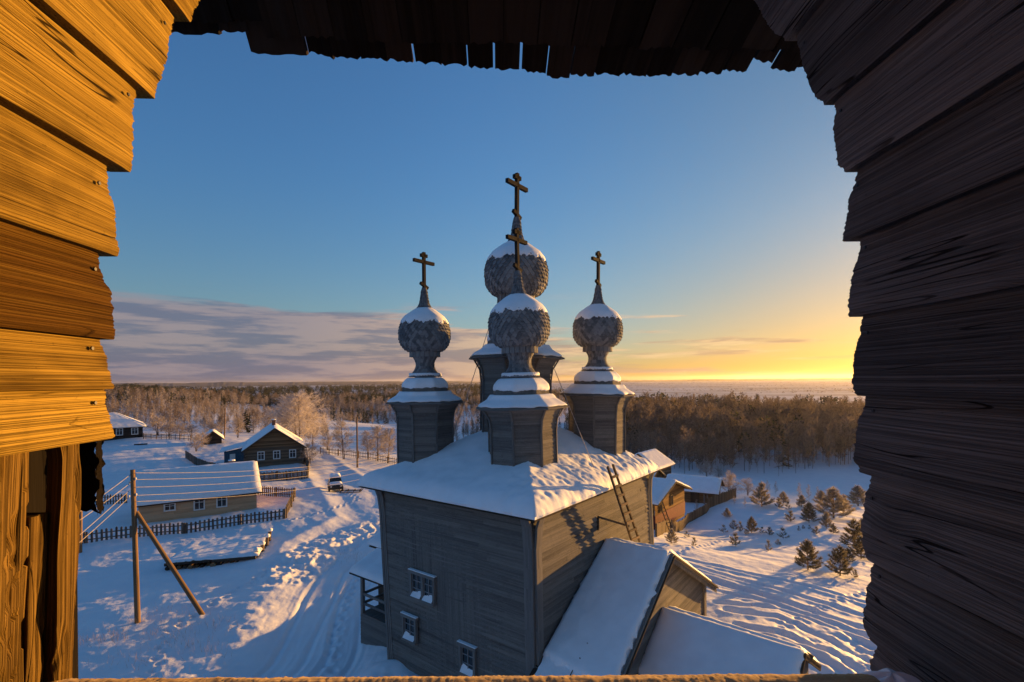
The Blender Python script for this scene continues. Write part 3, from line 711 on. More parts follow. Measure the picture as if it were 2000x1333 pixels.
# windows on the left wall
def on_front(px, py, off=0):
    n_ = nrm(np.cross(pL-pN, bN-pN)); return on_plane(px, py, pN, n_)
def church_window(cx, cy, w, h, cols, rows, double=False):
    c = on_front(cx, cy); U = np.array((0, 0, 1.)); t = uL; n = nF
    mb = MB(); fw = .11
    def bar(a0, b0, a1, b1, ww, th=.10, o=.06): mb.beam(c+t*a0+U*b0+n*o, c+t*a1+U*b1+n*o, ww, th, up=n, tone=.6)
    bar(-w/2-fw/2, -h/2, -w/2-fw/2, h/2, fw, .14, .08); bar(w/2+fw/2, -h/2, w/2+fw/2, h/2, fw, .14, .08)
    bar(-w/2-fw*1.4, h/2+fw/2, w/2+fw*1.4, h/2+fw/2, fw*1.3, .17, .10); bar(-w/2-fw, -h/2-fw/2, w/2+fw, -h/2-fw/2, fw, .2, .11)
    if double: bar(0, -h/2, 0, h/2, .13, .12, .075)
    o = mb.build('window', M['trim'], church)
    mb = MB(); mb.face([c+t*a+U*b+n*.045 for a, b in ((-w/2, -h/2), (w/2, -h/2), (w/2, h/2), (-w/2, h/2))]); mb.build('pane', M['glass'], o)
    mb = MB(); halves = ((-w/2, -.065), (.065, w/2)) if double else ((-w/2, w/2),)
    for a0, a1 in halves:
        for k in range(1, cols): x = a0+(a1-a0)*k/cols; mb.beam(c+t*x-U*h/2+n*.06, c+t*x+U*h/2+n*.06, .04, .03, up=n, tone=.9)
        for k in range(1, rows): y = -h/2+h*k/rows; mb.beam(c+t*a0+U*y+n*.06, c+t*a1+U*y+n*.06, .04, .026, up=n, tone=.9)
        mb.beam(c+t*a0-U*h/2+n*.06, c+t*a0+U*h/2+n*.06, .07, .034, up=n); mb.beam(c+t*a1-U*h/2+n*.06, c+t*a1+U*h/2+n*.06, .07, .034, up=n)
    mb.build('muntin', M['frame_grey'], o)
    mb = MB()
    for a0, a1 in halves:
        g = np.zeros((12, 7, 3))
        for i in range(12):
            for j in range(7):
                f = i/11; q = j/6; hh = .34*h*.62*(1-q)**1.2*(1+.25*math.sin(f*5+a0*9))
                g[i, j] = c+t*(a0+(a1-a0)*f)+n*(.05+.17*q)+U*(-h/2+hh+.01)
        mb.grid(g)
    mb.build('sill_snow', M['roof_snow'], o, False, True)
    mb = MB(); mb.beam(c-t*(w/2+fw*1.5)+U*(h/2+fw*1.25)+n*.11, c+t*(w/2+fw*1.5)+U*(h/2+fw*1.25)+n*.11, .15, .04, up=U); mb.build('lintel_snow', M['roof_snow'], o)
church_window(828, 1146, 1.34, 1.02, 2, 3, True)
church_window(803, 1226, .70, .95, 2, 3)
church_window(916, 1288, .66, 1.05, 2, 3)

# porch gallery on the far left side
fr = lambda a, b, z: np.array((*(pL+uL*a+uR*b)[:2], z))
mb = MB(); A0, A1, B0, B1 = .05, 3.1, 1.1, 5.2
clap(mb, fr(A1, B0, -1), fr(A0, B0, -1), fr(A1, B0, 1.35), fr(A0, B0, 1.35), .2, .03, out=nF)
clap(mb, fr(A1, B0, -1), fr(A1, B1, -1), fr(A1, B0, 1.35), fr(A1, B1, 1.35), .2, .03, out=uL)
mb.face([fr(A0, B0, 1.35), fr(A1, B0, 1.35), fr(A1, B1, 1.35), fr(A0, B1, 1.35)])
porch = mb.build('porch', M['church'], church)
mb = MB()
for a, b in ((A1-.08, B0+.08), (A0+.9, B0+.08), (A1-.08, B1-.1), (A1-.08, (B0+B1)/2)):
    mb.mark(); mb.beam(fr(a, b, 1.3), fr(a, b, 3.75), .17, .17, up=uR)
mb.build_each('post', M['trim'], porch)
mb = MB()
for z in (1.85, 2.35):
    mb.beam(fr(A1-.08, B0+.08, z), fr(A0, B0+.08, z), .07, .13); mb.beam(fr(A1-.08, B0+.08, z), fr(A1-.08, B1, z), .07, .13)
mb.build('railing', M['trim'], porch)
mb = MB(); mb.face([fr(A0-.0, B0+2.0, 1.36), fr(A1, B0+2.0, 1.36), fr(A1, B0+2.0, 3.7), fr(A0, B0+2.0, 3.7)]); mb.build('inner_wall', M['darkwood'], porch)
mb = MB(); q = [fr(A1+.35, B0-.45, 3.55), fr(A0, B0-.45, 3.55), fr(A0, B0+1.7, 4.35), fr(A1+.35, B0+1.7, 4.35)]
for dz in (0, -.07): mb.face([p+np.array((0, 0, dz)) for p in q])
for i in range(22):
    f = (i+.5)/22; p = q[0]+(q[1]-q[0])*f; mb.beam(p+np.array((0, 0, -.035)), p+uR*.5+np.array((0, 0, .15)), .10, .07, up=(0, 0, 1))
pr = mb.build('roof', M['darkwood'], porch); snow_sheet('roof_snow', *[p+np.array((0, 0, .02)) for p in q], .26, porch, seed=4)
q = [fr(A1+.9, B0+1.2, 4.45), fr(A0, B0+1.2, 4.45), fr(A0, B0+4.4, 5.9), fr(A1+.9, B0+4.4, 5.9)]
mb = MB()
for dz in (0, -.09): mb.face([p+np.array((0, 0, dz)) for p in q])
mb.face([fr(A1+.6, B0+1.6, 1.0), fr(A0, B0+1.6, 1.0), fr(A0, B0+1.6, 4.55), fr(A1+.6, B0+1.6, 4.55)])
mb.face([fr(A1+.6, B0+1.6, -1), fr(A1+.6, B0+4.2, -1), fr(A1+.6, B0+4.2, 5.75), fr(A1+.6, B0+1.6, 4.55)])
mb.build('upper_roof', M['darkwood'], porch); snow_sheet('upper_roof_snow', *[p+np.array((0, 0, .02)) for p in q], .3, porch, seed=6)
# back extension of the church (apse side), behind the main block
q0, q1 = 3.9, LA-1.0
mb = MB(); bx = lambda a, b, z: np.array((*(pR+uL*a+uR*b)[:2], z))
clap(mb, bx(q0, 0, -2), bx(q0, 7.5, -2), bx(q0, 0, 5.6), bx(q0, 7.5, 5.6), .2, .03, out=-uL); clap(mb, bx(q1, 0, -2), bx(q1, 7.5, -2), bx(q1, 0, 5.6), bx(q1, 7.5, 5.6), .2, .03, out=uL)
clap(mb, bx(q0, 7.5, -2), bx(q1, 7.5, -2), bx(q0, 7.5, 5.6), bx(q1, 7.5, 5.6), .2, .03, out=uR)
apse = mb.build('apse', M['church'], church)
mb = MB(); m_q = (q0+q1)/2
for s in (q0-.4, q1+.4): mb.face([bx(s, -.1, 5.5), bx(s, 8, 5.5), bx(m_q, 8, 7.6), bx(m_q, -.1, 7.6)])
mb.build('roof', M['darkwood'], apse)
for s in (q0-.4, q1+.4): snow_sheet('roof_snow', bx(s, 0, 5.55), bx(s, 8, 5.55), bx(m_q, 8, 7.65), bx(m_q, 0, 7.65), .25, apse, nx=14, ny=14, seed=8)

# ---- refectory: broad low gable block against the right wall
rf = on_plane(1180, 1056, pN, nR); tr = float(np.dot(rf-pN, uR)); zr = float(rf[2])
re_ = on_plane(1311, 1080, rf, uR); DR = float(np.dot(re_-rf, nR))
SL = math.tan(math.radians(28.5))
def rp(t, d, z=None, dz=0): # along wall from ridge, out from wall; on the roof plane if z is None
    p = rf+uR*t+nR*d; return np.array((p[0], p[1], (zr-abs(t)*SL if z is None else z)+dz))
TW = 6.25; GI = .35    # half width with eaves, gable inset
print('refectory', rf, tr, DR)
mb = MB(); D = DR-GI; tw = TW-.55; k = int((zr+1.5)/.2)
clap(mb, rp(tw, 0, -1.5), rp(tw, D, -1.5), rp(tw, 0, zr-tw*SL), rp(tw, D, zr-tw*SL), .2, .03, out=uR)
clap(mb, rp(-tw, 0, -1.5), rp(-tw, D, -1.5), rp(-tw, 0, zr-tw*SL), rp(-tw, D, zr-tw*SL), .2, .03, out=-uR)
for i in range(k):
    z0, z1 = -1.5+i*.2, -1.5+(i+1)*.2
    h0 = min(tw, max(.02, (zr-.1-z0)/SL)); h1 = min(tw, max(.02, (zr-.1-z1)/SL)); t = random.random()
    mb.face([rp(-h0, D+.03, z0), rp(h0, D+.03, z0), rp(h1, D+.006, z1), rp(-h1, D+.006, z1)], t); mb.face([rp(-h0, D, z0), rp(h0, D, z0), rp(h0, D+.03, z0), rp(-h0, D+.03, z0)], t)
ref = mb.build('refectory', M['church'], church)
mb = MB()
for s in (-1, 1):
    for a in np.arange(.0, DR, .22):
        mb.beam(rp(s*.0, a+.1, dz=-.06), rp(s*(TW+.25), a+.1, dz=-.06), .21, .045, up=(0, 0, 1))
mb.build('roof', M['darkwood'], ref)
mb = MB(); rnd = random.Random(5)
for s in (-1, 1):
    mb.beam(rp(0, DR+.03, dz=-.10), rp(s*(TW+.3), DR+.03, dz=-.10), .05, .30, up=(0, 0, 1), tone=.6)
    mb.beam(rp(0, DR+.09, dz=-.02), rp(s*(TW+.3), DR+.09, dz=-.02), .05, .12, up=(0, 0, 1), tone=.8)
    for i in range(46):
        t = s*(i+.5)*(TW+.3)/46; mb.beam(rp(t, DR+.06, dz=-.20), rp(t, DR+.06, dz=-.36), .11, .025, up=nR, taper=.4)
mb.build('bargeboard', M['trim'], ref)
mb = MB()
for s in (1, -1):
    mb.mark()
    for j, o in enumerate((0, .2)): mb.beam(rp(s*(tw-o*.9), D+.06, -1.5), rp(s*(tw-o*.9), D+.06, zr-tw*SL+.2*o), .17, .09, up=nR, tone=.6)
    mb.beam(rp(s*(tw+.05), D-.1, -1.5), rp(s*(tw+.05), D-.1, zr-tw*SL), .09, .2, up=nR)
mb.build_each('corner_board', M['trim'], ref)
snow_sheet('roof_snow', rp(-TW+.95, .12, dz=0), rp(-TW+.6, DR-.02), rp(0, DR-.02, dz=.06), rp(0, .12, dz=.06), .22, ref, nx=50, ny=60, seed=15, rag=.16, lump=.025, edge=.22)
snow_sheet('roof_snow', rp(TW, .12), rp(TW, DR-.02), rp(0, DR-.02, dz=.06), rp(0, .12, dz=.06), .20, ref, nx=30, ny=40, seed=16, rag=.05, edge=.2)
# thin snow over the uncovered shakes near the lower eave
snow_sheet('roof_frost', rp(-TW-.15, .2), rp(-TW-.15, DR-.2), rp(-TW+1.1, DR-.3), rp(-TW+1.1, .2), .035, ref, nx=26, ny=16, seed=17, rag=.1, lump=.012, mat=M['crust_snow'])
mb = MB()
for a in (.15, .32, .5, .68, .86): mb.tube([rp(-TW+.5+a*3.2, 1.55+.02, dz=.13), rp(-TW+.5+a*3.2+.16, 1.62, dz=.22)], .055, 6)
mb.tube([rp(-TW+.4, 1.5, dz=.13), rp(-TW+3.6, 1.62, dz=.2)], .018, 5)
mb.build('roof_pole', M['darkwood'], ref)

# ---- lower gabled passage in front of the refectory gable
gp = rp(0, D+.03, 0)
lr = on_plane(1296, 1190, gp, nR); le = on_z(1571, 1276, float(lr[2]))
ax = nrm((le-lr)*np.array((1, 1, 0))); px_ = np.array((-ax[1], ax[0], 0)); LL = float(np.linalg.norm((le-lr)[:2])); zl = float(lr[2]); S2 = math.tan(math.radians(31))
print('passage', lr, le, LL, ax)
def lp(a, s, z=None, dz=0):
    p = lr+ax*a+px_*s; return np.array((p[0], p[1], (zl-abs(s)*S2 if z is None else z)+dz))
W2 = 2.55
mb = MB()
clap(mb, lp(0, -W2+.4, -1.5), lp(LL-.3, -W2+.4, -1.5), lp(0, -W2+.4, zl-(W2-.4)*S2-.05), lp(LL-.3, -W2+.4, zl-(W2-.4)*S2-.05), .2, .03, out=-px_)
clap(mb, lp(0, W2-.4, -1.5), lp(LL-.3, W2-.4, -1.5), lp(0, W2-.4, zl-(W2-.4)*S2-.05), lp(LL-.3, W2-.4, zl-(W2-.4)*S2-.05), .2, .03, out=px_)
mb.face([lp(LL-.3, -W2+.4, -1.5), lp(LL-.3, W2-.4, -1.5), lp(LL-.3, W2-.4, zl-(W2-.4)*S2), lp(LL-.3, 0, zl), lp(LL-.3, -W2+.4, zl-(W2-.4)*S2)])
pas = mb.build('passage', M['church'], church)
mb = MB()
for s in (-1, 1):
    for a in np.arange(-.1, LL, .2): mb.beam(lp(a+.1, 0, dz=-.05), lp(a+.1, s*W2, dz=-.05), .19, .04)
    mb.beam(lp(LL+.02, 0, dz=-.1), lp(LL+.02, s*(W2+.1), dz=-.1), .05, .22, tone=.5)
mb.beam(lp(LL-.4, .35, dz=.10), lp(LL+.05, .9, dz=.04), .16, .16) 
mb.build('roof', M['darkwood'], pas)
snow_sheet('roof_snow', lp(0.05, -W2-.05), lp(LL, -W2-.05), lp(LL, .05, dz=.05), lp(-.05, .05, dz=.05), .34, pas, nx=50, ny=34, seed=25, rag=.12, edge=.5, lump=.03)
snow_sheet('roof_snow', lp(0.0, W2), lp(LL, W2), lp(LL, -.05, dz=.03), lp(0, -.05, dz=.03), .26, pas, nx=30, ny=24, seed=26, edge=.3)

# ---- ladder on the refectory ridge leaning on the church eave, with its bracket
def on_wall_off(px, py, off): return on_plane(px, py, pN+nR*off, nR)
b1, b2 = on_wall_off(1236, 1064, .75), on_wall_off(1249, 1058, .75); t1, t2 = on_wall_off(1187, 912, .85), on_wall_off(1197, 908, .85)
lad = thing('ladder', 'wooden ladder leaning from the gabled annex roof up to the church eave', 'ladder', tuple((b1+b2)/2))
mb = MB(); mb.mark(); mb.beam(b1, t1, .07, .09, up=nR); mb.mark(); mb.beam(b2, t2, .07, .09, up=nR); mb.build_each('rail', M['darkwood'], lad)
mb = MB()
for i in range(8):
    f = .07+.115*i; p, q = b1+(t1-b1)*f, b2+(t2-b2)*f; mb.mark(); mb.beam(p+nR*.05+(p-q)*.08, q+nR*.05+(q-p)*.08, .06, .10, up=(0, 0, 1))
mb.build_each('rung', M['greylog'], lad)
mb = MB(); a, b = on_wall_off(1168, 1010, .10), on_wall_off(1228, 1028, .7); mb.beam(a, b, .09, .09); mb.beam(on_wall_off(1168, 1012, .09), on_wall_off(1168, 1036, .09), .08, .08, up=nR); mb.build('bracket', M['darkwood'], church)
# ------------------------------------------------------------------ the bell tower the picture is taken from
tower = thing('bell_tower', 'old wooden bell tower opening with jagged board sides framing the whole view', 'bell tower', (0, 0, 0))
def jamb(name, mat, polys, p0, n, yback, label, seed, tones, nv=64, nu=46):
    n = nrm(n); d = np.array((-n[1], n[0], 0.)); d = d if d[1] > 0 else -d; p0 = np.asarray(p0, float)
    rnd = random.Random(seed); mb = MB(); nails = MB()
    for k, poly in enumerate(polys):
        q = [on_plane(x, y, p0, n) for x, y in poly]; zz = np.array([v[2] for v in q]); ll = np.array([np.dot(v-p0, d) for v in q])
        zt, zb = zz[0]+.006, zz[-1]-.010; order = np.argsort(zz); tone = tones[k % len(tones)]; vo = rnd.uniform(0, 40)
        zs = np.linspace(zt, zb, nv); ends = np.interp(zs, zz[order], ll[order])
        ends = ends+.0030*np.array([rnd.uniform(-1, 1) for _ in zs])+.0035*fbm(zs*34, zs*0+k*3, seed+k, 3)
        lb = yback; G = np.zeros((nv, nu+1, 3)); UV = np.zeros((nv, nu+1, 2)); Bk = np.zeros((nv, 3))
        wob = [rnd.uniform(-.006, .006) for _ in range(3)]
        for i in range(nv):
            f = i/(nv-1); off = .001+.026*f+wob[0]*.4
            rnd_edge = -.005*max(0, (f-.96)/.04)**2-.003*max(0, (.03-f)/.03)**2
            t = np.linspace(0, 1, nu+1)**.75; l = lb+(ends[i]-lb)*t
            disp = .0022*pn(l*2.0+vo, zs[i]*np.ones_like(l)*70+vo, seed+k)+.0030*pn(l*1.2, zs[i]*np.ones_like(l)*28, seed+k+9)
            disp = disp-.004*np.clip((t-.97)/.03, 0, 1)**2
            zz_ = zs[i]+.003*pn(l*1.5, l*0+k, seed+3)*(1 if 0 < i < nv-1 else 1.6)
            P = p0[None]+d[None]*l[:, None]+n[None]*(off+rnd_edge+disp)[:, None]; P[:, 2] = zz_; G[i] = P
            UV[i, :, 0] = l+k*3.7; UV[i, :, 1] = zs[i]+vo
            Bk[i] = p0+d*(ends[i]-.004)-n*(.030); Bk[i, 2] = zs[i]
        mb.grid(G, tone=tone, uv=UV)
        mb.grid(np.stack([G[:, -1], Bk], 1), tone=max(0, tone-.3))                          # the ragged end grain
        mb.grid(np.stack([G[-1], G[-1]-n*.045], 0), tone=tone); mb.grid(np.stack([G[0], G[0]-n*.045], 0), tone=tone)
        far = np.stack([Bk, Bk+(d*(-1.8))[None]], 1); mb.grid(far, tone=tone)
        for s in range(2):
            zz1 = zb+(zt-zb)*rnd.uniform(.12, .3) if s == 0 else zb+(zt-zb)*rnd.uniform(.6, .85); l = float(np.interp(zz1, zz[order], ll[order]))-rnd.uniform(.028, .05)
            c = p0+d*l+n*(.012); c[2] = zz1
            nails.mark(); nails.tube([c, c+n*.003], [.0044, .0036], 10)
    o = mb.build(name, mat, tower, smooth=False); o['label'] = label
    me = o.data; me.polygons.foreach_set('use_smooth', np.array([len(p.vertices) == 4 for p in me.polygons], dtype=bool))
    nails.build_each('nail', M['metal'], o)
    return o
LEFT = [[(520, -230), (470, -140), (398, -22)], [(396, -20), (385, 0), (372, 18), (357, 37)], [(343, 35), (330, 66), (322, 95), (320, 110), (306, 140), (285, 183)],
        [(267, 182), (257, 212), (251, 224), (255, 240), (250, 256), (246, 290), (240, 315), (237, 329)], [(213, 328), (210, 345), (211, 382), (218, 398), (216, 412), (215, 440), (212, 492)],
        [(195, 491), (192, 520), (197, 548), (208, 570), (207, 600), (205, 655)], [(197, 656), (196, 675), (203, 700), (200, 722), (205, 752)], [(203, 751), (200, 790), (202, 825), (203, 848)]]
RIGHT = [[(1370, -200), (1440, -62)], [(1438, -60), (1478, 0), (1500, 35), (1530, 68), (1546, 72)], [(1553, 66), (1560, 90), (1568, 120), (1585, 155), (1603, 190), (1622, 200)],
         [(1626, 200), (1633, 225), (1631, 250), (1640, 285), (1650, 325), (1665, 329)], [(1671, 332), (1671, 360), (1664, 380), (1662, 440), (1661, 465)],
         [(1675, 468), (1678, 480), (1677, 510), (1670, 530), (1669, 575), (1671, 612)], [(1685, 612), (1684, 650), (1678, 675), (1679, 720), (1678, 745), (1688, 765)],
         [(1692, 768), (1690, 790), (1683, 815), (1681, 850), (1682, 898), (1696, 915)], [(1699, 922), (1693, 985), (1692, 1020), (1697, 1060), (1707, 1086)],
         [(1707, 1092), (1700, 1130), (1697, 1160), (1699, 1220), (1714, 1246)], [(1714, 1252), (1706, 1300), (1715, 1335), (1720, 1420)], [(1722, 1420), (1722, 1700)]]
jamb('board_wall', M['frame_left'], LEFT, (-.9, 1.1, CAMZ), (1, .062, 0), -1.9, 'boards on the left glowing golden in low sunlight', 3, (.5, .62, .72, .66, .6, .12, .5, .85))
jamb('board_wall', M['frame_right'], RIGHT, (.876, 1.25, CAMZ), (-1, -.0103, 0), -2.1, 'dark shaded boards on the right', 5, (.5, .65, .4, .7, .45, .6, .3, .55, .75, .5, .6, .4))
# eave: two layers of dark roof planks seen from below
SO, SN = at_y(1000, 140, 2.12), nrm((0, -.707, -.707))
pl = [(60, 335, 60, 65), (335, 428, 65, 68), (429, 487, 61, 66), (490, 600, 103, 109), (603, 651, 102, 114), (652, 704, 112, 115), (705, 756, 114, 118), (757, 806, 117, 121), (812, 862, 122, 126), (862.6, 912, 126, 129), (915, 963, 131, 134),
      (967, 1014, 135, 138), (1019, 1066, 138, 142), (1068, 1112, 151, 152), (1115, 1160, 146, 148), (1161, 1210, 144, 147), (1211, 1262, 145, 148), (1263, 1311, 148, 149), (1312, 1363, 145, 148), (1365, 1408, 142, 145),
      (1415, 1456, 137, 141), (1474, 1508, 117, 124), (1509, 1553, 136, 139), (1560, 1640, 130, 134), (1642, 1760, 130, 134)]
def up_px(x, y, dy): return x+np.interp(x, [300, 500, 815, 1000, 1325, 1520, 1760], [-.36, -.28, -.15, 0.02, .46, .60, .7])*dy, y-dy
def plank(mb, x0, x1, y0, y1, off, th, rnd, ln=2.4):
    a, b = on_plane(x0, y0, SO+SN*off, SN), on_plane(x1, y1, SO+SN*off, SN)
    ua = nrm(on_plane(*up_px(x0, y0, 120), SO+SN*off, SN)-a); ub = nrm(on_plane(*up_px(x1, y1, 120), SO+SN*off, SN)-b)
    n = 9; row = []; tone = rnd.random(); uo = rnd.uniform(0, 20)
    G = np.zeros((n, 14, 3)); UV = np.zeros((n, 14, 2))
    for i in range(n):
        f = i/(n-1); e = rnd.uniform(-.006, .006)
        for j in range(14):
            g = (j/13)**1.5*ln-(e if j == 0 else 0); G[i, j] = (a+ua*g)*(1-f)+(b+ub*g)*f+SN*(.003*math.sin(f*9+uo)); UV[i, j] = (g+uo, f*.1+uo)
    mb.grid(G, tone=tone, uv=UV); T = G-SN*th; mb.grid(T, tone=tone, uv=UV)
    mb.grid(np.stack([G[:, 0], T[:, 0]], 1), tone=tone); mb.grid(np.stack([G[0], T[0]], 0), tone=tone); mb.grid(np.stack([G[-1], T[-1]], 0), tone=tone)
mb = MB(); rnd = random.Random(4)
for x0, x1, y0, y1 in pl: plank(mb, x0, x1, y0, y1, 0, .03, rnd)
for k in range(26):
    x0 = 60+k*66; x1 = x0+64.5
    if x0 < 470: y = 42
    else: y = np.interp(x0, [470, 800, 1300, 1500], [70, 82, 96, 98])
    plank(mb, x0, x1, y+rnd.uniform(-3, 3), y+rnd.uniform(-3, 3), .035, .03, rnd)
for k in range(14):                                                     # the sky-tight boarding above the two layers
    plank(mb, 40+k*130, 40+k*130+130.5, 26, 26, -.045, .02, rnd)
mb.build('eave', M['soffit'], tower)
# lower left: cracked corner post, recessed plank, narrow plank, dark log end
def rough_face(mb, y0, y1, z0, z1, x, bulge, lean, seed, ny=34, nz=110, crack=.022, th=.12):
    ys = np.linspace(y0, y1, ny); zs = np.linspace(z0, z1, nz); YY, ZZ = np.meshgrid(ys, zs, indexing='ij')
    f = (YY-y0)/(y1-y0)*2-1
    X = x-bulge*np.abs(f)**2.4+.003*pn(YY*60, ZZ*5, seed)+.004*pn(YY*14, ZZ*4, seed+1)
    r = np.abs(pn(YY*24+.35*pn(YY*8, ZZ*9, seed+4), ZZ*1.3, seed+2)); X = X-crack*ss(.085, .0, r)*ss(-.25, .15, pn(YY*6, ZZ*2.2, seed+6)+.25)
    X = X+lean*(ZZ-z1)
    P = np.stack([X, YY, ZZ], -1); UV = np.stack([ZZ, YY+seed], -1); mb.grid(P, tone=.5, uv=UV)
    for sl in (P[0], P[-1]): mb.grid(np.stack([sl, sl-np.array((th, 0, 0))], 0), tone=.3, uv=np.stack([np.stack([zs, zs*0], -1), np.stack([zs, zs*0+th], -1)], 0))
    for sl in (P[:, 0], P[:, -1]): mb.grid(np.stack([sl, sl-np.array((th, 0, 0))], 0), tone=.3)
zt = CAMZ-.108; zb = CAMZ-.86
mb = MB(); rough_face(mb, .62, .949, zb, zt-.004, -.892, .030, .040, 3); o = mb.build('post', M['post'], tower, smooth=True)
mb = MB(); rough_face(mb, .952, .99, zb, zt-.145, -.925, .003, .040, 7, 12, 90, .006, .05); mb.build('plank', M['post'], tower, smooth=True)
mb = MB(); rough_face(mb, .994, 1.040, zb, zt, -.897, .004, .045, 9, 14, 110, .006, .03); mb.build('plank', M['post'], tower, smooth=True)
mb = MB(); mb.beam((-1.0, .915, zb), (-1.0, .915, zt+.02), .41, .03, up=(1, 0, 0), tone=0); mb.build('hole_dark_board', M['soffit'], tower)  # near-black board standing in for the dark of the hole
# rough log end, its shadowed look put into a near-black colour
g = np.zeros((16, 24, 3)); rnd = random.Random(8); mb = MB()
for (ax0, ay0, ax1, ay1) in ((-1.04, 1.10, -.922, 1.10), (-.922, 1.10, -.93, 1.125)):
    for i in range(16):
        for j in range(24):
            f = i/15; z = CAMZ-.10-.185*j/23; e = (.0045*rnd.uniform(-1, 1)+.003*math.sin(j*.9))*(1 if i == 15 or ax0 == ax1 else .2)
            g[i, j] = (ax0+(ax1-ax0)*f+e, ay0+(ay1-ay0)*f+.004*rnd.uniform(-1, 1), z+(.01*rnd.uniform(-1, 1) if j == 23 else 0))
    mb.grid(g.copy(), tone=.2)
mb.build('log_end', M['soffit'], tower)
# sill log with hoar frost
a, b = at_y(60, 1327, 1.02), at_y(1690, 1316.5, 1.02); c0_, c1_ = a-np.array((0, .036, .061)), b-np.array((0, .036, .061)); n = 520; m = 30
G = np.zeros((n, m, 3)); UV = np.zeros((n, m, 2)); ts = np.linspace(0, 1, n); an = np.linspace(-.5, 2.6, m)
for i in range(n):
    c = c0_+(c1_-c0_)*ts[i]; x = c[0]
    r = .0705+.0018*pn(an*5, an*0+x*9, 3)+.0016*pn(an*22, an*0+x*60, 5)+.0022*np.maximum(0, pn(an*70, an*0+x*190, 6))
    G[i, :, 0] = x; G[i, :, 1] = c[1]+np.cos(an)*r; G[i, :, 2] = c[2]+np.sin(an)*r; UV[i, :, 0] = x; UV[i, :, 1] = an*.07
mb = MB(); mb.grid(G, tone=.5, uv=UV); mb.build('sill', M['sill'], tower, smooth=True)
p = at_y(1742, 1333, 1.0); u = np.linspace(0, math.pi*.5, 14); w = np.linspace(0, 2*math.pi, 30)
g = np.array([[(p[0]+.085*math.sin(a_)*math.cos(b_), p[1]+.06*math.sin(a_)*math.sin(b_), p[2]-.05+.067*math.cos(a_)+.004*math.sin(5*b_+a_*3)) for b_ in w] for a_ in u])
mb = MB(); mb.grid(g); mb.build('sill_snow', M['roof_snow'], tower, smooth=True)
# unseen floor and back wall, added to darken the jambs; tower body below
mb = MB(); fz = CAMZ-1.45
mb.beam((0, -.5, fz), (0, .93, fz), 2.2, .1); mb.beam((0, -1.95, fz), (0, -.5, fz), 2.2, .1)
for i in range(14): mb.beam((-1.3, -1.95, fz+.1+i*.25), (1.3, -1.95, fz+.1+i*.25), .05, .248)
for i in range(3): mb.beam((-1.2, .93, CAMZ-.75-i*.25), (1.1, .93, CAMZ-.75-i*.25), .05, .248)
mb.build('added_belfry_box', M['darkwood'], tower)
mb = MB()
for a, b in (((-2.4, .7), (2.4, .7)), ((2.4, .7), (2.4, -4)), ((2.4, -4), (-2.4, -4)), ((-2.4, -4), (-2.4, .7))):
    A, B = np.array((*a, -1.)), np.array((*b, -1.)); U = np.array((0, 0, fz+.9)); clap(mb, A, B, A+U, B+U, .25, .03, out=np.array(((a[0]+b[0])/2, (a[1]+b[1])/2+1.6, 0)), breaks=0)
mb.build('tower_wall', M['church'], tower)
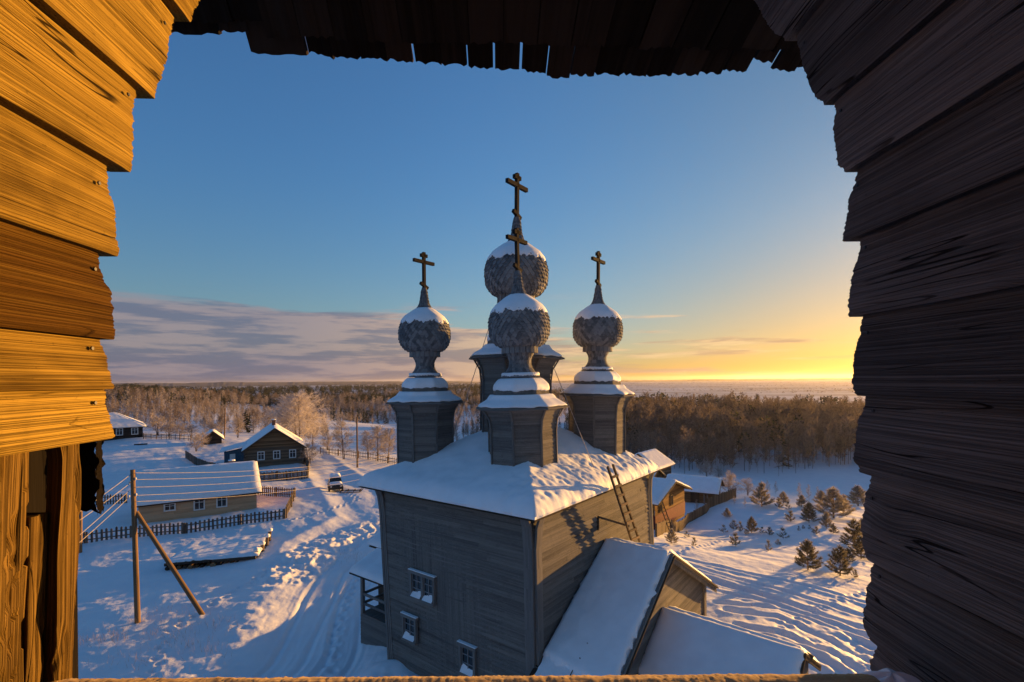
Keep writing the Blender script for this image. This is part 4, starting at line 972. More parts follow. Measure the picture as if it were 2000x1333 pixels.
# ------------------------------------------------------------------ houses
def house(name, label, cat, c0, c1, depth, hw, rise, wall, ridge='along', over=.45, snow=.28, log=False, windows=(), z0=None, hip=False, chimney=None, roofmat='darkwood', base=None, group=None, board=.2, gable_mat=None, sill=False, door=None, seed=0, thin=0):
    """c0-c1: the two front corners on the ground (x, y); depth goes away from the camera"""
    c0, c1 = np.asarray(c0[:2], float), np.asarray(c1[:2], float); X = nrm([*(c1-c0), 0]); Lx = float(np.linalg.norm(c1-c0)); Yv = np.array((-X[1], X[0], 0))
    if z0 is None: z0 = gz(*((c0+c1)/2))
    root = thing(name, label, cat, (c0[0], c0[1], z0), group, math.atan2(X[1], X[0]))
    A, B = (Lx, depth) if ridge == 'along' else (depth, Lx)
    def T(a, b, z): return np.array((a, b, z)) if ridge == 'along' else np.array((b, a, z))
    mb = MB(); random.seed(seed+17)
    D = -1.2
    sides = {'bl': ((0, 0), (A, 0), (0, -1)), 'bh': ((0, B), (A, B), (0, 1)), 'al': ((0, 0), (0, B), (-1, 0)), 'ah': ((A, 0), (A, B), (1, 0))}
    for k, (p, q, o) in sides.items():
        clap(mb, T(*p, D), T(*q, D), T(*p, hw), T(*q, hw), board, .05 if log else .025, out=T(*o, 0), breaks=0 if log else 4)
        if base is not None: mb_ = 0
    if not hip:
        for a, o in ((0, -1), (A, 1)):
            n = max(2, int(rise/board))
            for i in range(n):
                f0, f1 = i/n, (i+1)/n; t = random.random(); h0, h1 = B/2*(1-f0), B/2*(1-f1)
                mb.face([T(a+o*.03, B/2-h0, hw+rise*f0), T(a+o*.03, B/2+h0, hw+rise*f0), T(a+o*.004, B/2+h1, hw+rise*f1), T(a+o*.004, B/2-h1, hw+rise*f1)], t, 1 if gable_mat else 0)
    if log:
        for k, (p, q, o) in sides.items():                                  # projecting log ends at the corners
            for i in range(int((hw+1)/.25)):
                z = -1+i*.25+.12
                for e in (0, 1):
                    s = np.array(p, float) if e == 0 else np.array(q, float); d = (np.array(q, float)-np.array(p, float)); d = d/np.linalg.norm(d)*(-1 if e == 0 else 1)
                    mb.beam(T(*(s-d*.02), z), T(*(s+d*.28), z), .2, .2)
    mb.build('wall', [M[wall], M[gable_mat or wall]], root, True)
    if base is not None:
        mb = MB(); e = .05
        for p, q in (((-e, -e), (A+e, -e)), ((A+e, -e), (A+e, B+e)), ((A+e, B+e), (-e, B+e)), ((-e, B+e), (-e, -e))): mb.beam(T(*p, -.1), T(*q, -.1), .06, 1.5)
        mb.build('base', M[base], root, True)
    o = over; sl = rise/(B/2); ze = hw-o*sl
    mr = MB(); quads = []
    if hip:
        r = min(B/2*.95, A/2-.1)
        P = [T(-o, -o, ze), T(A+o, -o, ze), T(A+o, B+o, ze), T(-o, B+o, ze), T(r, B/2, hw+rise), T(A-r, B/2, hw+rise)]
        quads = [(P[0], P[1], P[5], P[4]), (P[2], P[3], P[4], P[5]), (P[3], P[0], P[4], P[4]+np.array((.001, 0, 0))), (P[1], P[2], P[5], P[5]+np.array((.001, 0, 0)))]
    else:
        quads = [(T(-o, -o, ze), T(A+o, -o, ze), T(A+o, B/2, hw+rise), T(-o, B/2, hw+rise)), (T(A+o, B+o, ze), T(-o, B+o, ze), T(-o, B/2, hw+rise), T(A+o, B/2, hw+rise))]
    for q in quads:
        for dz in (.02, -.10): mr.face([p+np.array((0, 0, dz)) for p in q])
        for i in range(4):
            a, b = q[i], q[(i+1) % 4]
            if np.linalg.norm(b-a) > .1: mr.face([a+np.array((0, 0, .02)), b+np.array((0, 0, .02)), b-np.array((0, 0, .10)), a-np.array((0, 0, .10))])
    if not hip:
        for a in (-o-.02, A+o+.02):
            for s in (-1, 1): mr.beam(T(a, B/2, hw+rise-.06), T(a, B/2+s*(B/2+o), ze-.06), .05, .2)
    mr.build('roof', M[roofmat], root, True)
    for i, q in enumerate(quads):
        nx = int(np.clip(np.linalg.norm(q[1]-q[0])/.3, 8, 44)); s = snow if not thin or i else snow*.5
        snow_sheet('roof_snow', *[p+np.array((0, 0, .03)) for p in q], s, root, True, nx=nx, ny=int(np.clip(np.linalg.norm(q[2]-q[1])/.3, 8, 30)), seed=seed+i*3, edge=.3, rag=.07, lump=.035)
    W = {'front': (np.array((0, 0, 0)), np.array((1, 0, 0)), np.array((0, -1, 0))), 'right': (np.array((Lx, 0, 0)), np.array((0, 1, 0)), np.array((1, 0, 0))), 'left': (np.array((0, 0, 0)), np.array((0, 1, 0)), np.array((-1, 0, 0)))}
    U = np.array((0, 0, 1.))
    for side, u, z, w, h, fm in windows:
        p, t, n = W[side]; c = p+t*u+U*z
        mb = MB(); fw = .13; of = n*.06
        for s in (-1, 1):
            mb.beam(c+t*s*(w/2+fw/2)-U*(h/2+fw)+of, c+t*s*(w/2+fw/2)+U*(h/2+fw)+of, fw, .07, up=n); mb.beam(c-t*w/2+U*s*(h/2+fw/2)+of, c+t*w/2+U*s*(h/2+fw/2)+of, fw, .07, up=n)
        mb.beam(c-U*h/2+of, c+U*h/2+of, .06, .05, up=n); mb.beam(c-t*w/2+U*h*.18+of, c+t*w/2+U*h*.18+of, .05, .045, up=n)
        wo = mb.build('window', M[fm], root, True)
        mb = MB(); mb.face([c+t*a*w/2+U*b*h/2+n*.045 for a, b in ((-1, -1), (1, -1), (1, 1), (-1, 1))]); mb.build('pane', M['glass'], wo, True)
    if door:
        side, u, w, h, dm = door; p, t, n = W[side]; c = p+t*u
        mb = MB()
        for k in range(5): mb.beam(c+t*(-w/2+w*(k+.5)/5)+n*.05-U*.2, c+t*(-w/2+w*(k+.5)/5)+n*.05+U*h, w/5-.01, .05, up=n)
        for s in (-1, 1): mb.beam(c+t*s*w/2+n*.06-U*.2, c+t*s*w/2+n*.06+U*h, .12, .08, up=n)
        mb.build('door', M[dm], root, True)
    if chimney:
        a, b, h = chimney; zc = hw+rise-abs(b-B/2)*sl
        mb = MB(); mb.beam(T(a, b, zc-.5), T(a, b, zc+h), .55, .55); mb.beam(T(a, b, zc+h), T(a, b, zc+h+.12), .68, .68); ch = mb.build('chimney', M['brick'], root, True)
        mb = MB(); mb.tube([T(a, b, zc+h+.12), T(a, b, zc+h+.22), T(a, b, zc+h+.27)], [.4, .36, .15], 10); mb.build('snow_cap', M['roof_snow'], ch, True)
    return root
house('long_house', 'low beige board house with long plain snowy roof behind the picket fence', 'house', gpx(271, 1028), gpx(501, 994), 8.4, 2.15, 2.35, 'beige', windows=[('front', 2.5, 1.35, .75, .55, 'white'), ('front', 5.0, 1.3, .75, 1.0, 'white'), ('front', 7.0, 1.3, .75, 1.0, 'white'), ('right', 4, 1.3, .7, 1.0, 'white')], chimney=(8.2, 5.2, .7), seed=1, over=.5, snow=.3)
lh = house('log_house', 'grey log house with snowy gable roof and blue painted porch', 'house', gpx(480, 914), gpx(592, 907), 10.5, 3.0, 3.1, 'greylog', ridge='across', log=True, windows=[('front', 2.2, 1.7, .8, 1.15, 'white'), ('front', 4.5, 1.7, .8, 1.15, 'white'), ('front', 6.9, 1.7, .8, 1.15, 'white'), ('left', 3, 1.6, .7, 1.0, 'white')], gable_mat='log', chimney=(5.5, 4.2, .9), seed=2, over=.55, snow=.26, thin=0)
mb = MB(); clap(mb, (-3.2, 3.4, -1), (0, 3.4, -1), (-3.2, 3.4, 2.3), (0, 3.4, 2.9), .2, .03); clap(mb, (-3.2, 3.4, -1), (-3.2, 8, -1), (-3.2, 3.4, 2.3), (-3.2, 8, 2.3), .2, .03); mb.build('porch', M['blueboard'], lh, True)
q = [np.array(p, float) for p in ((-3.9, 2.9, 2.25), (-3.9, 8.4, 2.25), (.2, 8.4, 3.2), (.2, 2.9, 3.2))]; mb = MB(); mb.face(q); mb.build('porch_roof', M['darkwood'], lh, True); snow_sheet('porch_snow', *q, .26, lh, True, seed=40)
mb = MB(); mb.beam((-2.0, 3.36, 1.0), (-2.0, 3.36, 1.9), .8, .08, up=(0, 1, 0)); mb.build('porch_window', M['white'], lh, True)
h3r = gpx(279, 855)
h3 = house('black_house', 'black board house with white framed windows at the far left', 'house', h3r-np.array((.766, .643, 0))*17, h3r, 10, 3.1, 2.6, 'blackboard', hip=True, windows=[('front', x, 1.9, .95, 1.25, 'white') for x in (2.6, 5.2, 7.8, 10.4, 13.0, 15.6)], seed=3, over=.6, snow=.3, chimney=(9, 5.5, .8))
house('small_shed', 'tiny snow capped shed behind the blue porch', 'shed', gpx(398, 868), gpx(433, 867), 4, 1.3, 1.4, 'darkwood', ridge='across', seed=4, snow=.3)
# the yards on the right, below the church wall
ck0 = at_y(1279, 1020, 54.); ck1 = ck0+np.array((.64, .77, 0))*8.6
print('yard', ck0, gz(*ck0[:2]), gz(*ck1[:2]))
house('red_based_cottage', 'sunlit brown board cottage on a dark red base beside the ladder', 'cottage', ck0, ck1, 8, 2.3, 1.45, 'warm_board', ridge='across', windows=[('front', 4.6, 1.55, .55, 1.0, 'darkwood'), ('front', 1.5, 1.3, .5, .8, 'darkwood')], base='redboard', seed=5, over=.7, snow=.26, z0=float(ck0[2]))
bk1 = gpx(1394, 981); bk0 = bk1-np.array((.866, -.5, 0))*6.6
bz = gz(*((bk0+bk1)/2)[:2])
house('log_barn', 'long log barn with thick snow on its roof and dark doorway', 'barn', bk0, bk1, 5.2, 2.0, 1.25, 'log', log=True, seed=6, over=.85, snow=.34, door=('front', 3.9, 1.2, 1.75, 'blackboard'), z0=float(bk1[2]))
sk0 = gpx(1268, 962); sk1 = sk0+np.array((.64, .77, 0))*5.5
house('grey_shed', 'small grey shed with snowy roof wedged between church corner and barn', 'shed', sk0, sk1, 6.5, 2.1, 1.5, 'greylog', ridge='across', seed=7, over=.5, snow=.28, z0=float(sk0[2]))
hk0 = gpx(1284, 938); hk1 = hk0+np.array((.64, .77, 0))*6.5
house('back_house', 'furthest log house of the yard with sunlit snowy roof', 'house', hk0, hk1, 7, 2.6, 2.2, 'greylog', ridge='along', seed=8, over=.6, snow=.25, z0=float(hk0[2]))
for k in range(2):
    a = bk0+(bk1-bk0)*(.80+.07*k); mb = MB(); p_ = np.array((a[0]-.25, a[1]-.55, float(bk1[2])-.1)); mb.beam(p_, p_+np.array((.15, .45, 1.7)), .22, .05, up=(0, 1, 0)); tag(mb.build('plank', M['frame_grey']), ['pale plank leaning on the barn wall nearer the doorway', 'pale plank leaning on the barn wall nearer its right corner'][k], 'plank', 'planks leaning on the barn')

# ------------------------------------------------------------------ fences
def picket_fence(name, label, pts, h=1.05, gap=.24, w=.13, rails=True, mat='picket', group=None, solid=False, post=2.6):
    g = [gpx(*p) for p in pts]; root = thing(name, label, 'fence', tuple(g[0]), group)
    mp, mr, mo = MB(), MB(), MB(); rnd = random.Random(len(pts)*7+int(pts[0][0]))
    for a, b in zip(g[:-1], g[1:]):
        d = (b-a)*np.array((1, 1, 0)); L = np.linalg.norm(d); d = d/L; nrm_ = np.array((-d[1], d[0], 0)); n = int(L/gap)
        for i in range(n):
            p = a+d*(i+.5)*L/n; z = gz(p[0], p[1]); hh = h*rnd.uniform(.92, 1.06); tl = rnd.uniform(-.03, .03)
            q0, q1 = np.array((p[0], p[1], z-.3)), np.array((p[0]+d[0]*tl, p[1]+d[1]*tl, z+hh)); mp.beam(q0, q1, w, .03, up=nrm_)
            mp.beam(q1, q1+np.array((0, 0, .07)), w, .03, up=nrm_, taper=.2)
        m = max(1, int(L/post))
        for i in range(m+1):
            p = a+d*L*i/m; z = gz(p[0], p[1]); mo.mark(); mo.beam((p[0]+nrm_[0]*.08, p[1]+nrm_[1]*.08, z-.4), (p[0]+nrm_[0]*.08, p[1]+nrm_[1]*.08, z+h*1.02), .12, .12)
            if i < m:
                q = a+d*L*(i+1)/m; z2 = gz(q[0], q[1])
                for f in (.3, .78): mr.beam((p[0]+nrm_[0]*.045, p[1]+nrm_[1]*.045, z+h*f), (q[0]+nrm_[0]*.045, q[1]+nrm_[1]*.045, z2+h*f), .05, .09)
    mp.build('pickets', M[mat], root); mr.build('rail', M[mat], root); mo.build_each('post', M[mat], root); return root
picket_fence('picket_fence', 'long dark picket fence in front of the beige house', [(120, 1075), (165, 1066), (260, 1052), (360, 1042), (470, 1026), (557, 1015)], .95, .34, .17)
picket_fence('picket_fence', 'short picket fence running from the beige house towards the road', [(503, 966), (575, 971), (568, 994), (558, 1014)], 1.1, .30, .14)
picket_fence('picket_fence', 'piece of picket fence left of the beige house gable', [(180, 985), (246, 980)], 1.1, .30, .15)
picket_fence('board_fence', 'low weathered board fence round the log house yard', [(362, 893), (380, 905), (410, 918), (440, 925)], 1.3, .2, .17)
picket_fence('board_fence', 'dark board fence in front of the log house gable', [(507, 944), (560, 938), (602, 934), (604, 915), (592, 900)], 1.25, .2, .17)
picket_fence('rail_fence', 'thin pole fence between black house and bushes', [(280, 857), (330, 858), (372, 861)], 1.2, .9, .10)
picket_fence('rail_fence', 'fence of thin stakes beyond the gateway right of the big birch', [(625, 884), (660, 890), (700, 895), (776, 908)], 1.3, .45, .09)
picket_fence('plank_fence', 'grey plank fence curving along the top of the sunlit slope', [(1283, 1052), (1310, 1040), (1345, 1020), (1380, 1000), (1386, 990)], 1.25, .17, .15, mat='greylog', post=2)
picket_fence('plank_fence', 'taller plank fence running from the barn to the slope edge', [(1382, 992), (1410, 980), (1438, 969)], 1.5, .17, .16, mat='greylog', post=2)
# ladder on the snow by the cottage
a0, a1 = at_y(1309, 1024, 53.3), at_y(1316, 1020, 53.7); a0[2] = gz(*a0[:2]); a1[2] = gz(*a1[:2]); t0, t1 = at_y(1286, 978, 54.4), at_y(1292, 975, 54.9)
lad = thing('short_ladder', 'short wooden ladder leaning on the red based cottage', 'ladder', tuple(a0)); mb = MB(); mb.mark(); mb.beam(a0, t0, .07, .08); mb.mark(); mb.beam(a1, t1, .07, .08); mb.build_each('rail', M['darkwood'], lad)
mb = MB()
for i in range(8): f = .1+i*.11; mb.mark(); mb.beam(a0+(t0-a0)*f, a1+(t1-a1)*f, .06, .06)
mb.build_each('rung', M['greylog'], lad)

# ------------------------------------------------------------------ poles and wires
def utility_pole(label, base, top, r0, r1, brace=None, arms=0, name='utility_pole', ins=()):
    root = thing(name, label, 'utility pole', tuple(base)); mb = MB(); mb.tube([base-np.array((0, 0, .6)), base, (base+top)/2, top], [r0, r0, (r0+r1)/2, r1], 12); mb.build('pole', M['pole'], root, smooth=True)
    if brace is not None:
        mb = MB(); mb.tube([brace[0], brace[1]], [.135, .115], 12); mb.build('brace', M['pole'], root, smooth=True)
    for k, p in enumerate(ins):
        mb = MB(); p = np.array(p); mb.tube([p, p+np.array((0, 0, .05)), p+np.array((0, 0, .12))], [.03, .055, .03], 8); mb.tube([p-np.array((0, 0, .06)), p], .012, 5); mb.build('insulator', M['white'], root)
    return root
pb = gpx(269, 1221); pt = at_y(259, 918, pb[1]); bb = gpx(401, 1203); bt = at_y(266, 1000, pb[1]+.1)
ins_l = [at_y(x, y, pb[1]) for x, y in ((254, 928), (253, 945), (253, 958), (252, 972))]; ins_r = [at_y(x, y, pb[1]) for x, y in ((265, 924), (265, 937), (266, 952), (266, 968), (267, 980))]
utility_pole('tall bare utility pole with slanting brace on the snow at left', pb, pt, .15, .115, (bb-np.array((.3*.0, 0, .3)), bt), ins=[ins_l[1], ins_l[3], ins_r[1], ins_r[3]])
p2b = gpx(157, 1082); utility_pole('dark short pole just beside the left jamb', p2b, at_y(158, 960, p2b[1]), .13, .12)
p3b = gpx(698, 912); utility_pole('far utility pole by the gateway right of the birch', p3b, at_y(697, 815, p3b[1]), .16, .12)
p4b = gpx(438, 858); utility_pole('thin far pole in front of the dark forest left of the log house', p4b, at_y(440, 797, p4b[1]), .15, .11)
p5b = gpx(533, 840); utility_pole('thin far pole beside the big frosted birch', p5b, at_y(534, 796, p5b[1]), .15, .11)
mb = MB()
def wire(a, b, sag, label):
    mb = MB(); pts = [a+(b-a)*t-np.array((0, 0, 4*sag*t*(1-t))) for t in np.linspace(0, 1, 25)]; mb.tube(pts, .014, 5, cap=False)
    tag(mb.build('power_line', M['wire'], smooth=True), label, 'wire', 'power lines on the braced pole')
words = ['topmost', 'second', 'middle', 'fourth', 'lowest']
for k, (y2) in enumerate((872, 876, 884, 892, 906)): wire(ins_r[k], at_y(812, y2, 62.), .9, f'{words[k]} of the five wires running right from the braced pole past the church')
for k, (x2, y2) in enumerate(((-40, 1128), (-40, 1145), (-40, 1205), (-40, 1222))): wire(ins_l[k], at_y(x2, y2, 17.), .12, f"{['uppermost', 'second', 'third', 'lowest'][k]} of the wires running down left from the braced pole")

# ------------------------------------------------------------------ log pile, car, sledge
rnd = random.Random(11); u0, u1 = gpx(322, 1110), gpx(505, 1094); dd = nrm((u1-u0)*np.array((1, 1, 0))); nn = np.array((-dd[1], dd[0], 0)); LP = float(np.linalg.norm((u1-u0)[:2])); zz = min(u0[2], u1[2])-.05
lp_lab = ['long dark log lying along the front edge of the snowed in pile', 'second long log at the front right of the snowed in pile']
for k, (s0, s1) in enumerate(((0, .48), (.5, .97))):
    mb = MB(); mb.tube([u0*0+np.array((*(u0+dd*LP*s0)[:2], zz+.50)), np.array((*(u0+dd*LP*s1)[:2], zz+.56))], [.15, .13], 12); tag(mb.build('log', M['darkwood'], smooth=True), lp_lab[k], 'log', 'logs of the snowed in pile')
for k in range(16):
    s = .03+k*.061; p = u0+dd*LP*s; r = rnd.uniform(.12, .2); mb = MB(); a = np.array((p[0], p[1], zz+.12+r*.6))-nn*rnd.uniform(-.05, .25); mb.tube([a, a+nn*3.2], [r, r*.9], 12)
    tag(mb.build('log', M['log'] if k % 3 else M['darkwood']), 'short log end poking out under the snow of the pile front', 'log', 'log ends under the snow of the pile')
for k, (x, y, h) in enumerate(((512, 1078, .55), (520, 1066, .75), (525, 1056, .85), (500, 1090, .5))):
    p = gpx(x, y); mb = MB(); mb.tube([p-np.array((0, 0, .1)), p+np.array((.1*math.sin(k), .05, h))], [.16, .13], 12); lo = tag(mb.build('log', M['greylog']), ['upright log stump with snow cap at the pile corner', 'taller snow capped stump behind the pile corner', 'furthest and tallest stump at the right end of the pile', 'low stump right beside the front logs'][k], 'log')
    mb = MB(); t = p+np.array((.1*math.sin(k), .05, h)); mb.tube([t, t+np.array((0, 0, .12)), t+np.array((0, 0, .22)), t+np.array((0, 0, .26))], [.2, .23, .15, .03], 14); mb.build('snow_cap', M['roof_snow'], lo, True, True)
q = [np.array((*(u0-nn*.1)[:2], zz+.62)), np.array((*(u1-nn*.05)[:2], zz+.66))]; bk = gpx(528, 1050), gpx(375, 1062)
so_ = snow_sheet('snow_cover', q[0], q[1], np.array((*bk[0][:2], zz+.62)), np.array((*bk[1][:2], zz+.45)), .16, None, seed=33, nx=60, ny=40, rag=.14, lump=.045, edge=.5, lump_scale=.8); kind(so_, 'structure'); so_.name = 'pile_snow'

def car(label, base, rot):
    root = thing('parked_car', label, 'car', tuple(base), None, rot)
    L = [(-2.1, .55, .80), (-1.95, .50, .95), (-1.2, .42, 1.02), (-.9, .42, 1.06), (-.3, .42, 1.06), (1.3, .42, 1.06), (1.9, .45, 1.04), (2.1, .55, .95)]
    mb = MB(); rows = []
    for x, z0, z1 in L: rows.append([(x, -.78, z0), (x, -.86, (z0+z1)/2), (x, -.78, z1), (x, .78, z1), (x, .86, (z0+z1)/2), (x, .78, z0)])
    mb.grid(np.array(rows), closed=True); mb.face(rows[0]); mb.face(rows[-1]); body = mb.build('body', M['carpaint'], root, True)
    mb = MB(); cab = [(-.95, 1.04, .78), (-.35, 1.62, .66), (1.45, 1.68, .66), (2.0, 1.04, .76)]
    rows = [[(x, -w, z), (x, w, z)] for x, z, w in cab]; mb.grid(np.array(rows)); mb.face([(c[0], -c[2], c[1]) for c in cab]); mb.face([(c[0], c[2], c[1]) for c in cab]); mb.build('windows', M['glass'], root, True)
    for x in (-1.35, 1.35):
        for y in (-.80, .80):
            mb = MB(); mb.tube([(x, y-.1, .33), (x, y+.1, .33)], .33, 16); w = mb.build('wheel', M['rubber'], root, True); mb = MB(); mb.tube([(x, y-.11, .33), (x, y+.11, .33)], .18, 12); mb.build('rim', M['metal'], w, True)
    for y in (-.58, .58):
        mb = MB(); mb.tube([(-2.12, y, .78), (-2.02, y, .80)], [.10, .13], 12); mb.build('headlight', M['lamp'], root, True)
    mb = MB(); mb.beam((-2.13, -.8, .5), (-2.13, .8, .5), .10, .14); mb.build('bumper', M['metal'], root, True)
    snow_sheet('roof_snow', (-.5, -.66, 1.62), (1.6, -.66, 1.68), (1.6, .66, 1.68), (-.5, .66, 1.62), .30, root, True, 14, 10, seed=50)
    snow_sheet('hood_snow', (-2.0, -.74, .98), (-.9, -.74, 1.07), (-.9, .74, 1.07), (-2.0, .74, .98), .22, root, True, 14, 10, seed=51)
    return root
car('snow covered dark car parked on the open snow behind the church', gpx(655, 952), math.radians(112))
p = gpx(686, 962); sl = thing('sledge', 'low dark sledge frame standing behind the parked car', 'sledge', tuple(p), None, math.radians(5))
mb = MB()
for y in (-.4, .4): mb.mark(); mb.tube([(-1.3, y, .12), (1.1, y, .12), (1.35, y, .3), (1.4, y, .6)], .05, 6)
mb.build_each('runner', M['metal'], sl, True); mb = MB()
for x in (-1.2, -.4, .4, 1.1): mb.beam((x, -.45, .32), (x, .45, .32), .1, .08); mb.beam((x, -.4, .1), (x, -.4, .32), .06, .06); mb.beam((x, .4, .1), (x, .4, .32), .06, .06)
mb.beam((-1.3, -.4, .3), (-1.3, -.4, .8), .06, .06); mb.beam((-1.3, 0, .32), (1.2, 0, .32), .1, .05); mb.build('frame', M['darkwood'], sl, True)
p = gpx(274, 869); mb = MB(); mb.tube([p+np.array((-1.2, 0, .1)), p+np.array((1.2, .3, .2))], [.14, .12], 10); tag(mb.build('log', M['darkwood']), 'lone dark log on the snow below the black house', 'log')
# ------------------------------------------------------------------ trees
class Segs:
    """thin tapering strips, collected and turned into quads in one go"""
    def __init__(s): s.a = []; s.b = []; s.w0 = []; s.w1 = []; s.t = []; s.m = []
    def add(s, a, b, w0, w1, m=0, t=None): s.a.append(a); s.b.append(b); s.w0.append(w0); s.w1.append(w1); s.m.append(m); s.t.append(random.random() if t is None else t)
    def quads(s, rng, cross=False):
        A, B = np.array(s.a), np.array(s.b); d = B-A; d /= np.maximum(np.linalg.norm(d, axis=1, keepdims=True), 1e-9)
        r = rng.normal(size=A.shape); side = np.cross(d, r); side /= np.maximum(np.linalg.norm(side, axis=1, keepdims=True), 1e-9)
        w0, w1 = np.array(s.w0)[:, None]/2, np.array(s.w1)[:, None]/2; m = np.array(s.m); t = np.array(s.t)
        def mk(sd): return np.stack([A-sd*w0, A+sd*w0, B+sd*w1, B-sd*w1], 1)
        Q = [mk(side)]; 
        if cross: Q.append(mk(np.cross(d, side)))
        V = np.concatenate(Q).reshape(-1, 3); k = len(Q); return V, np.arange(len(V)).reshape(-1, 4), np.tile(t, k), np.tile(m, k)
def rot_about(v, k, a): return v*math.cos(a)+np.cross(k, v)*math.sin(a)+k*np.dot(k, v)*(1-math.cos(a))
def birch(h, rnd, nb=34, nsub=6, ntw=6, tw=.02, spread=.30, low=.16, trunk=.09, multi=1, curve=.5):
    """frosted bare tree: rising limbs that bend outwards into a haze of twigs. returns (trunk segs, crown segs)"""
    T, K = Segs(), Segs()
    for s in range(multi):
        lean = np.array((rnd.uniform(-.12, .12), rnd.uniform(-.12, .12), 1.))*(1 if multi > 1 else np.array((.35, .35, 1))); lean = lean/np.linalg.norm(lean); off = np.array((rnd.uniform(-.3, .3), rnd.uniform(-.3, .3), 0))*(multi > 1)*h/8
        hh = h*(1 if s == 0 else rnd.uniform(.75, .98)); n = 9; P = [off]
        for i in range(n): P.append(P[-1]+lean*hh/n+np.array((rnd.uniform(-1, 1), rnd.uniform(-1, 1), 0))*hh*.006)
        for i in range(n): T.add(P[i]-(np.array((0, 0, .3)) if i == 0 else 0), P[i+1], trunk*2*(1-i/n*.85), trunk*2*(1-(i+1)/n*.85), 0)
        for b in range(nb//multi):
            f = low+(1-low)*((b+rnd.random())/(nb/multi))**.85; f = min(f, .985); k = f*n; i = min(int(k), n-1); p = P[i]+(P[i+1]-P[i])*(k-i)
            az = rnd.uniform(0, 2*math.pi); prof = (1-f)**.62*(.55+.45*min(1, (f-low)/.18+.25)); L = hh*spread*(prof*1.25+.10)*rnd.uniform(.8, 1.2); el = rnd.uniform(.75, 1.15)
            d = np.array((math.cos(az)*math.cos(el), math.sin(az)*math.cos(el), math.sin(el))); q = [p]; m = 5
            for j in range(m):
                d = d+np.array((math.cos(az)*.12, math.sin(az)*.12, -.10*curve*(j > 1)))+np.array([rnd.uniform(-.12, .12) for _ in range(3)]); d /= np.linalg.norm(d); q.append(q[-1]+d*L/m)
            w = trunk*.55*(1-f*.6)
            for j in range(m): K.add(q[j], q[j+1], w*(1-j/m*.85)+tw*.5, w*(1-(j+1)/m*.85)+tw*.5, 1)
            for u in range(nsub):
                k2 = m*(.25+.75*(u+rnd.random())/nsub); i2 = min(int(k2), m-1); p2 = q[i2]+(q[i2+1]-q[i2])*(k2-i2); dd = nrm(q[i2+1]-q[i2])
                s2 = nrm(dd+np.array([rnd.gauss(0, .55) for _ in range(3)])); L2 = L*.42*rnd.uniform(.6, 1.2); e = p2+s2*L2; K.add(p2, e, tw*1.3, tw*.8, 0)
                for v in range(ntw):
                    p3 = p2+(e-p2)*rnd.uniform(.2, 1); s3 = nrm(s2+np.array([rnd.gauss(0, .6) for _ in range(3)])-np.array((0, 0, .15))); K.add(p3, p3+s3*L2*rnd.uniform(.35, .75), tw, tw*.4, 0)
    return T, K
def pine(h, rnd, density=1.0, w=1.0):
    """young scots pine: whorls of rising branches carrying tufts of needles"""
    T, K = Segs(), Segs(); n = max(4, int(h/.30)); tr = .022*h
    for i in range(6): T.add(np.array((0, 0, h*i/6*.95-(.3 if i == 0 else 0))), np.array((0, 0, h*(i+1)/6*.95)), tr*2*(1-i/6.5), tr*2*(1-(i+1)/6.5), 0)
    def tuft(p, d, l, cnt):
        for _ in range(cnt):
            s = nrm(d*1.1+np.array([rnd.gauss(0, .62) for _ in range(3)])); q = p-d*rnd.uniform(0, l*.9); K.add(q, q+s*l*rnd.uniform(.6, 1.1), .030*w*(.6+.25*h/2), .008*w, 1 if rnd.random() < .4 else 0)
    for i in range(n):
        f = (i+.35)/n; z = h*(.06+.88*f); nb = 6 if f < .8 else 5; az0 = rnd.uniform(0, 6.28)
        for b in range(nb):
            if rnd.random() > .93*density and f < .8: continue
            az = az0+2*math.pi*b/nb+rnd.uniform(-.25, .25); L = h*.36*(1-f)**.75*rnd.uniform(.75, 1.15)+.10; el = .28+.7*f+rnd.uniform(-.12, .12)
            d = np.array((math.cos(az)*math.cos(el), math.sin(az)*math.cos(el), math.sin(el))); p = np.array((0, 0, z)); e = p+d*L*.6; d2 = nrm(d+np.array((0, 0, .45))); e2 = e+d2*L*.45
            T.add(p, e, .035, .022, 0); T.add(e, e2, .022, .014, 0)
            m = max(2, int(L/.16))
            for k in range(m):
                g = .3+.7*(k+1)/m; c = p+(e-p)*g/.6 if g < .6 else e+(e2-e)*(g-.6)/.4; dd = d if g < .6 else d2
                tuft(c, dd, .17+.04*h/2, 14)
                if rnd.random() < .16: K.add(c+np.array((0, 0, .02)), c+dd*.15+np.array((rnd.uniform(-.03, .03), rnd.uniform(-.03, .03), .05)), .10, .05, 2)
                if L > .35:
                    for s in (-1, 1):
                        sd = nrm(np.cross(dd, (0, 0, 1)))*s; c2 = c+(sd*.75+dd*.55)*L*.30*(1.1-g*.6); T.add(c, c2, .014, .008, 0); tuft(c2, nrm(sd+dd+np.array((0, 0, .35))), .15+.035*h/2, 11)
    tuft(np.array((0, 0, h)), np.array((0, 0, 1.)), .22, 16)
    return T, K
def tree_object(name, segs, mats_t, mats_k, seed, leafname='crown'):
    """a prototype at the origin: Empty > trunk, crown"""
    rng = np.random.default_rng(seed); T, K = segs; root = bpy.data.objects.new(name, None); C.objects.link(root); root.empty_display_size = .2; BASE[root.name] = Vector((0, 0, 0))
    V, Q, t, m = T.quads(rng, True); mesh_np('trunk', V, Q, [M[x] for x in mats_t], root, True, t, m)
    V, Q, t, m = K.quads(rng); mesh_np(leafname, V, Q, [M[x] for x in mats_k], root, True, t, m); return root
USED = set()
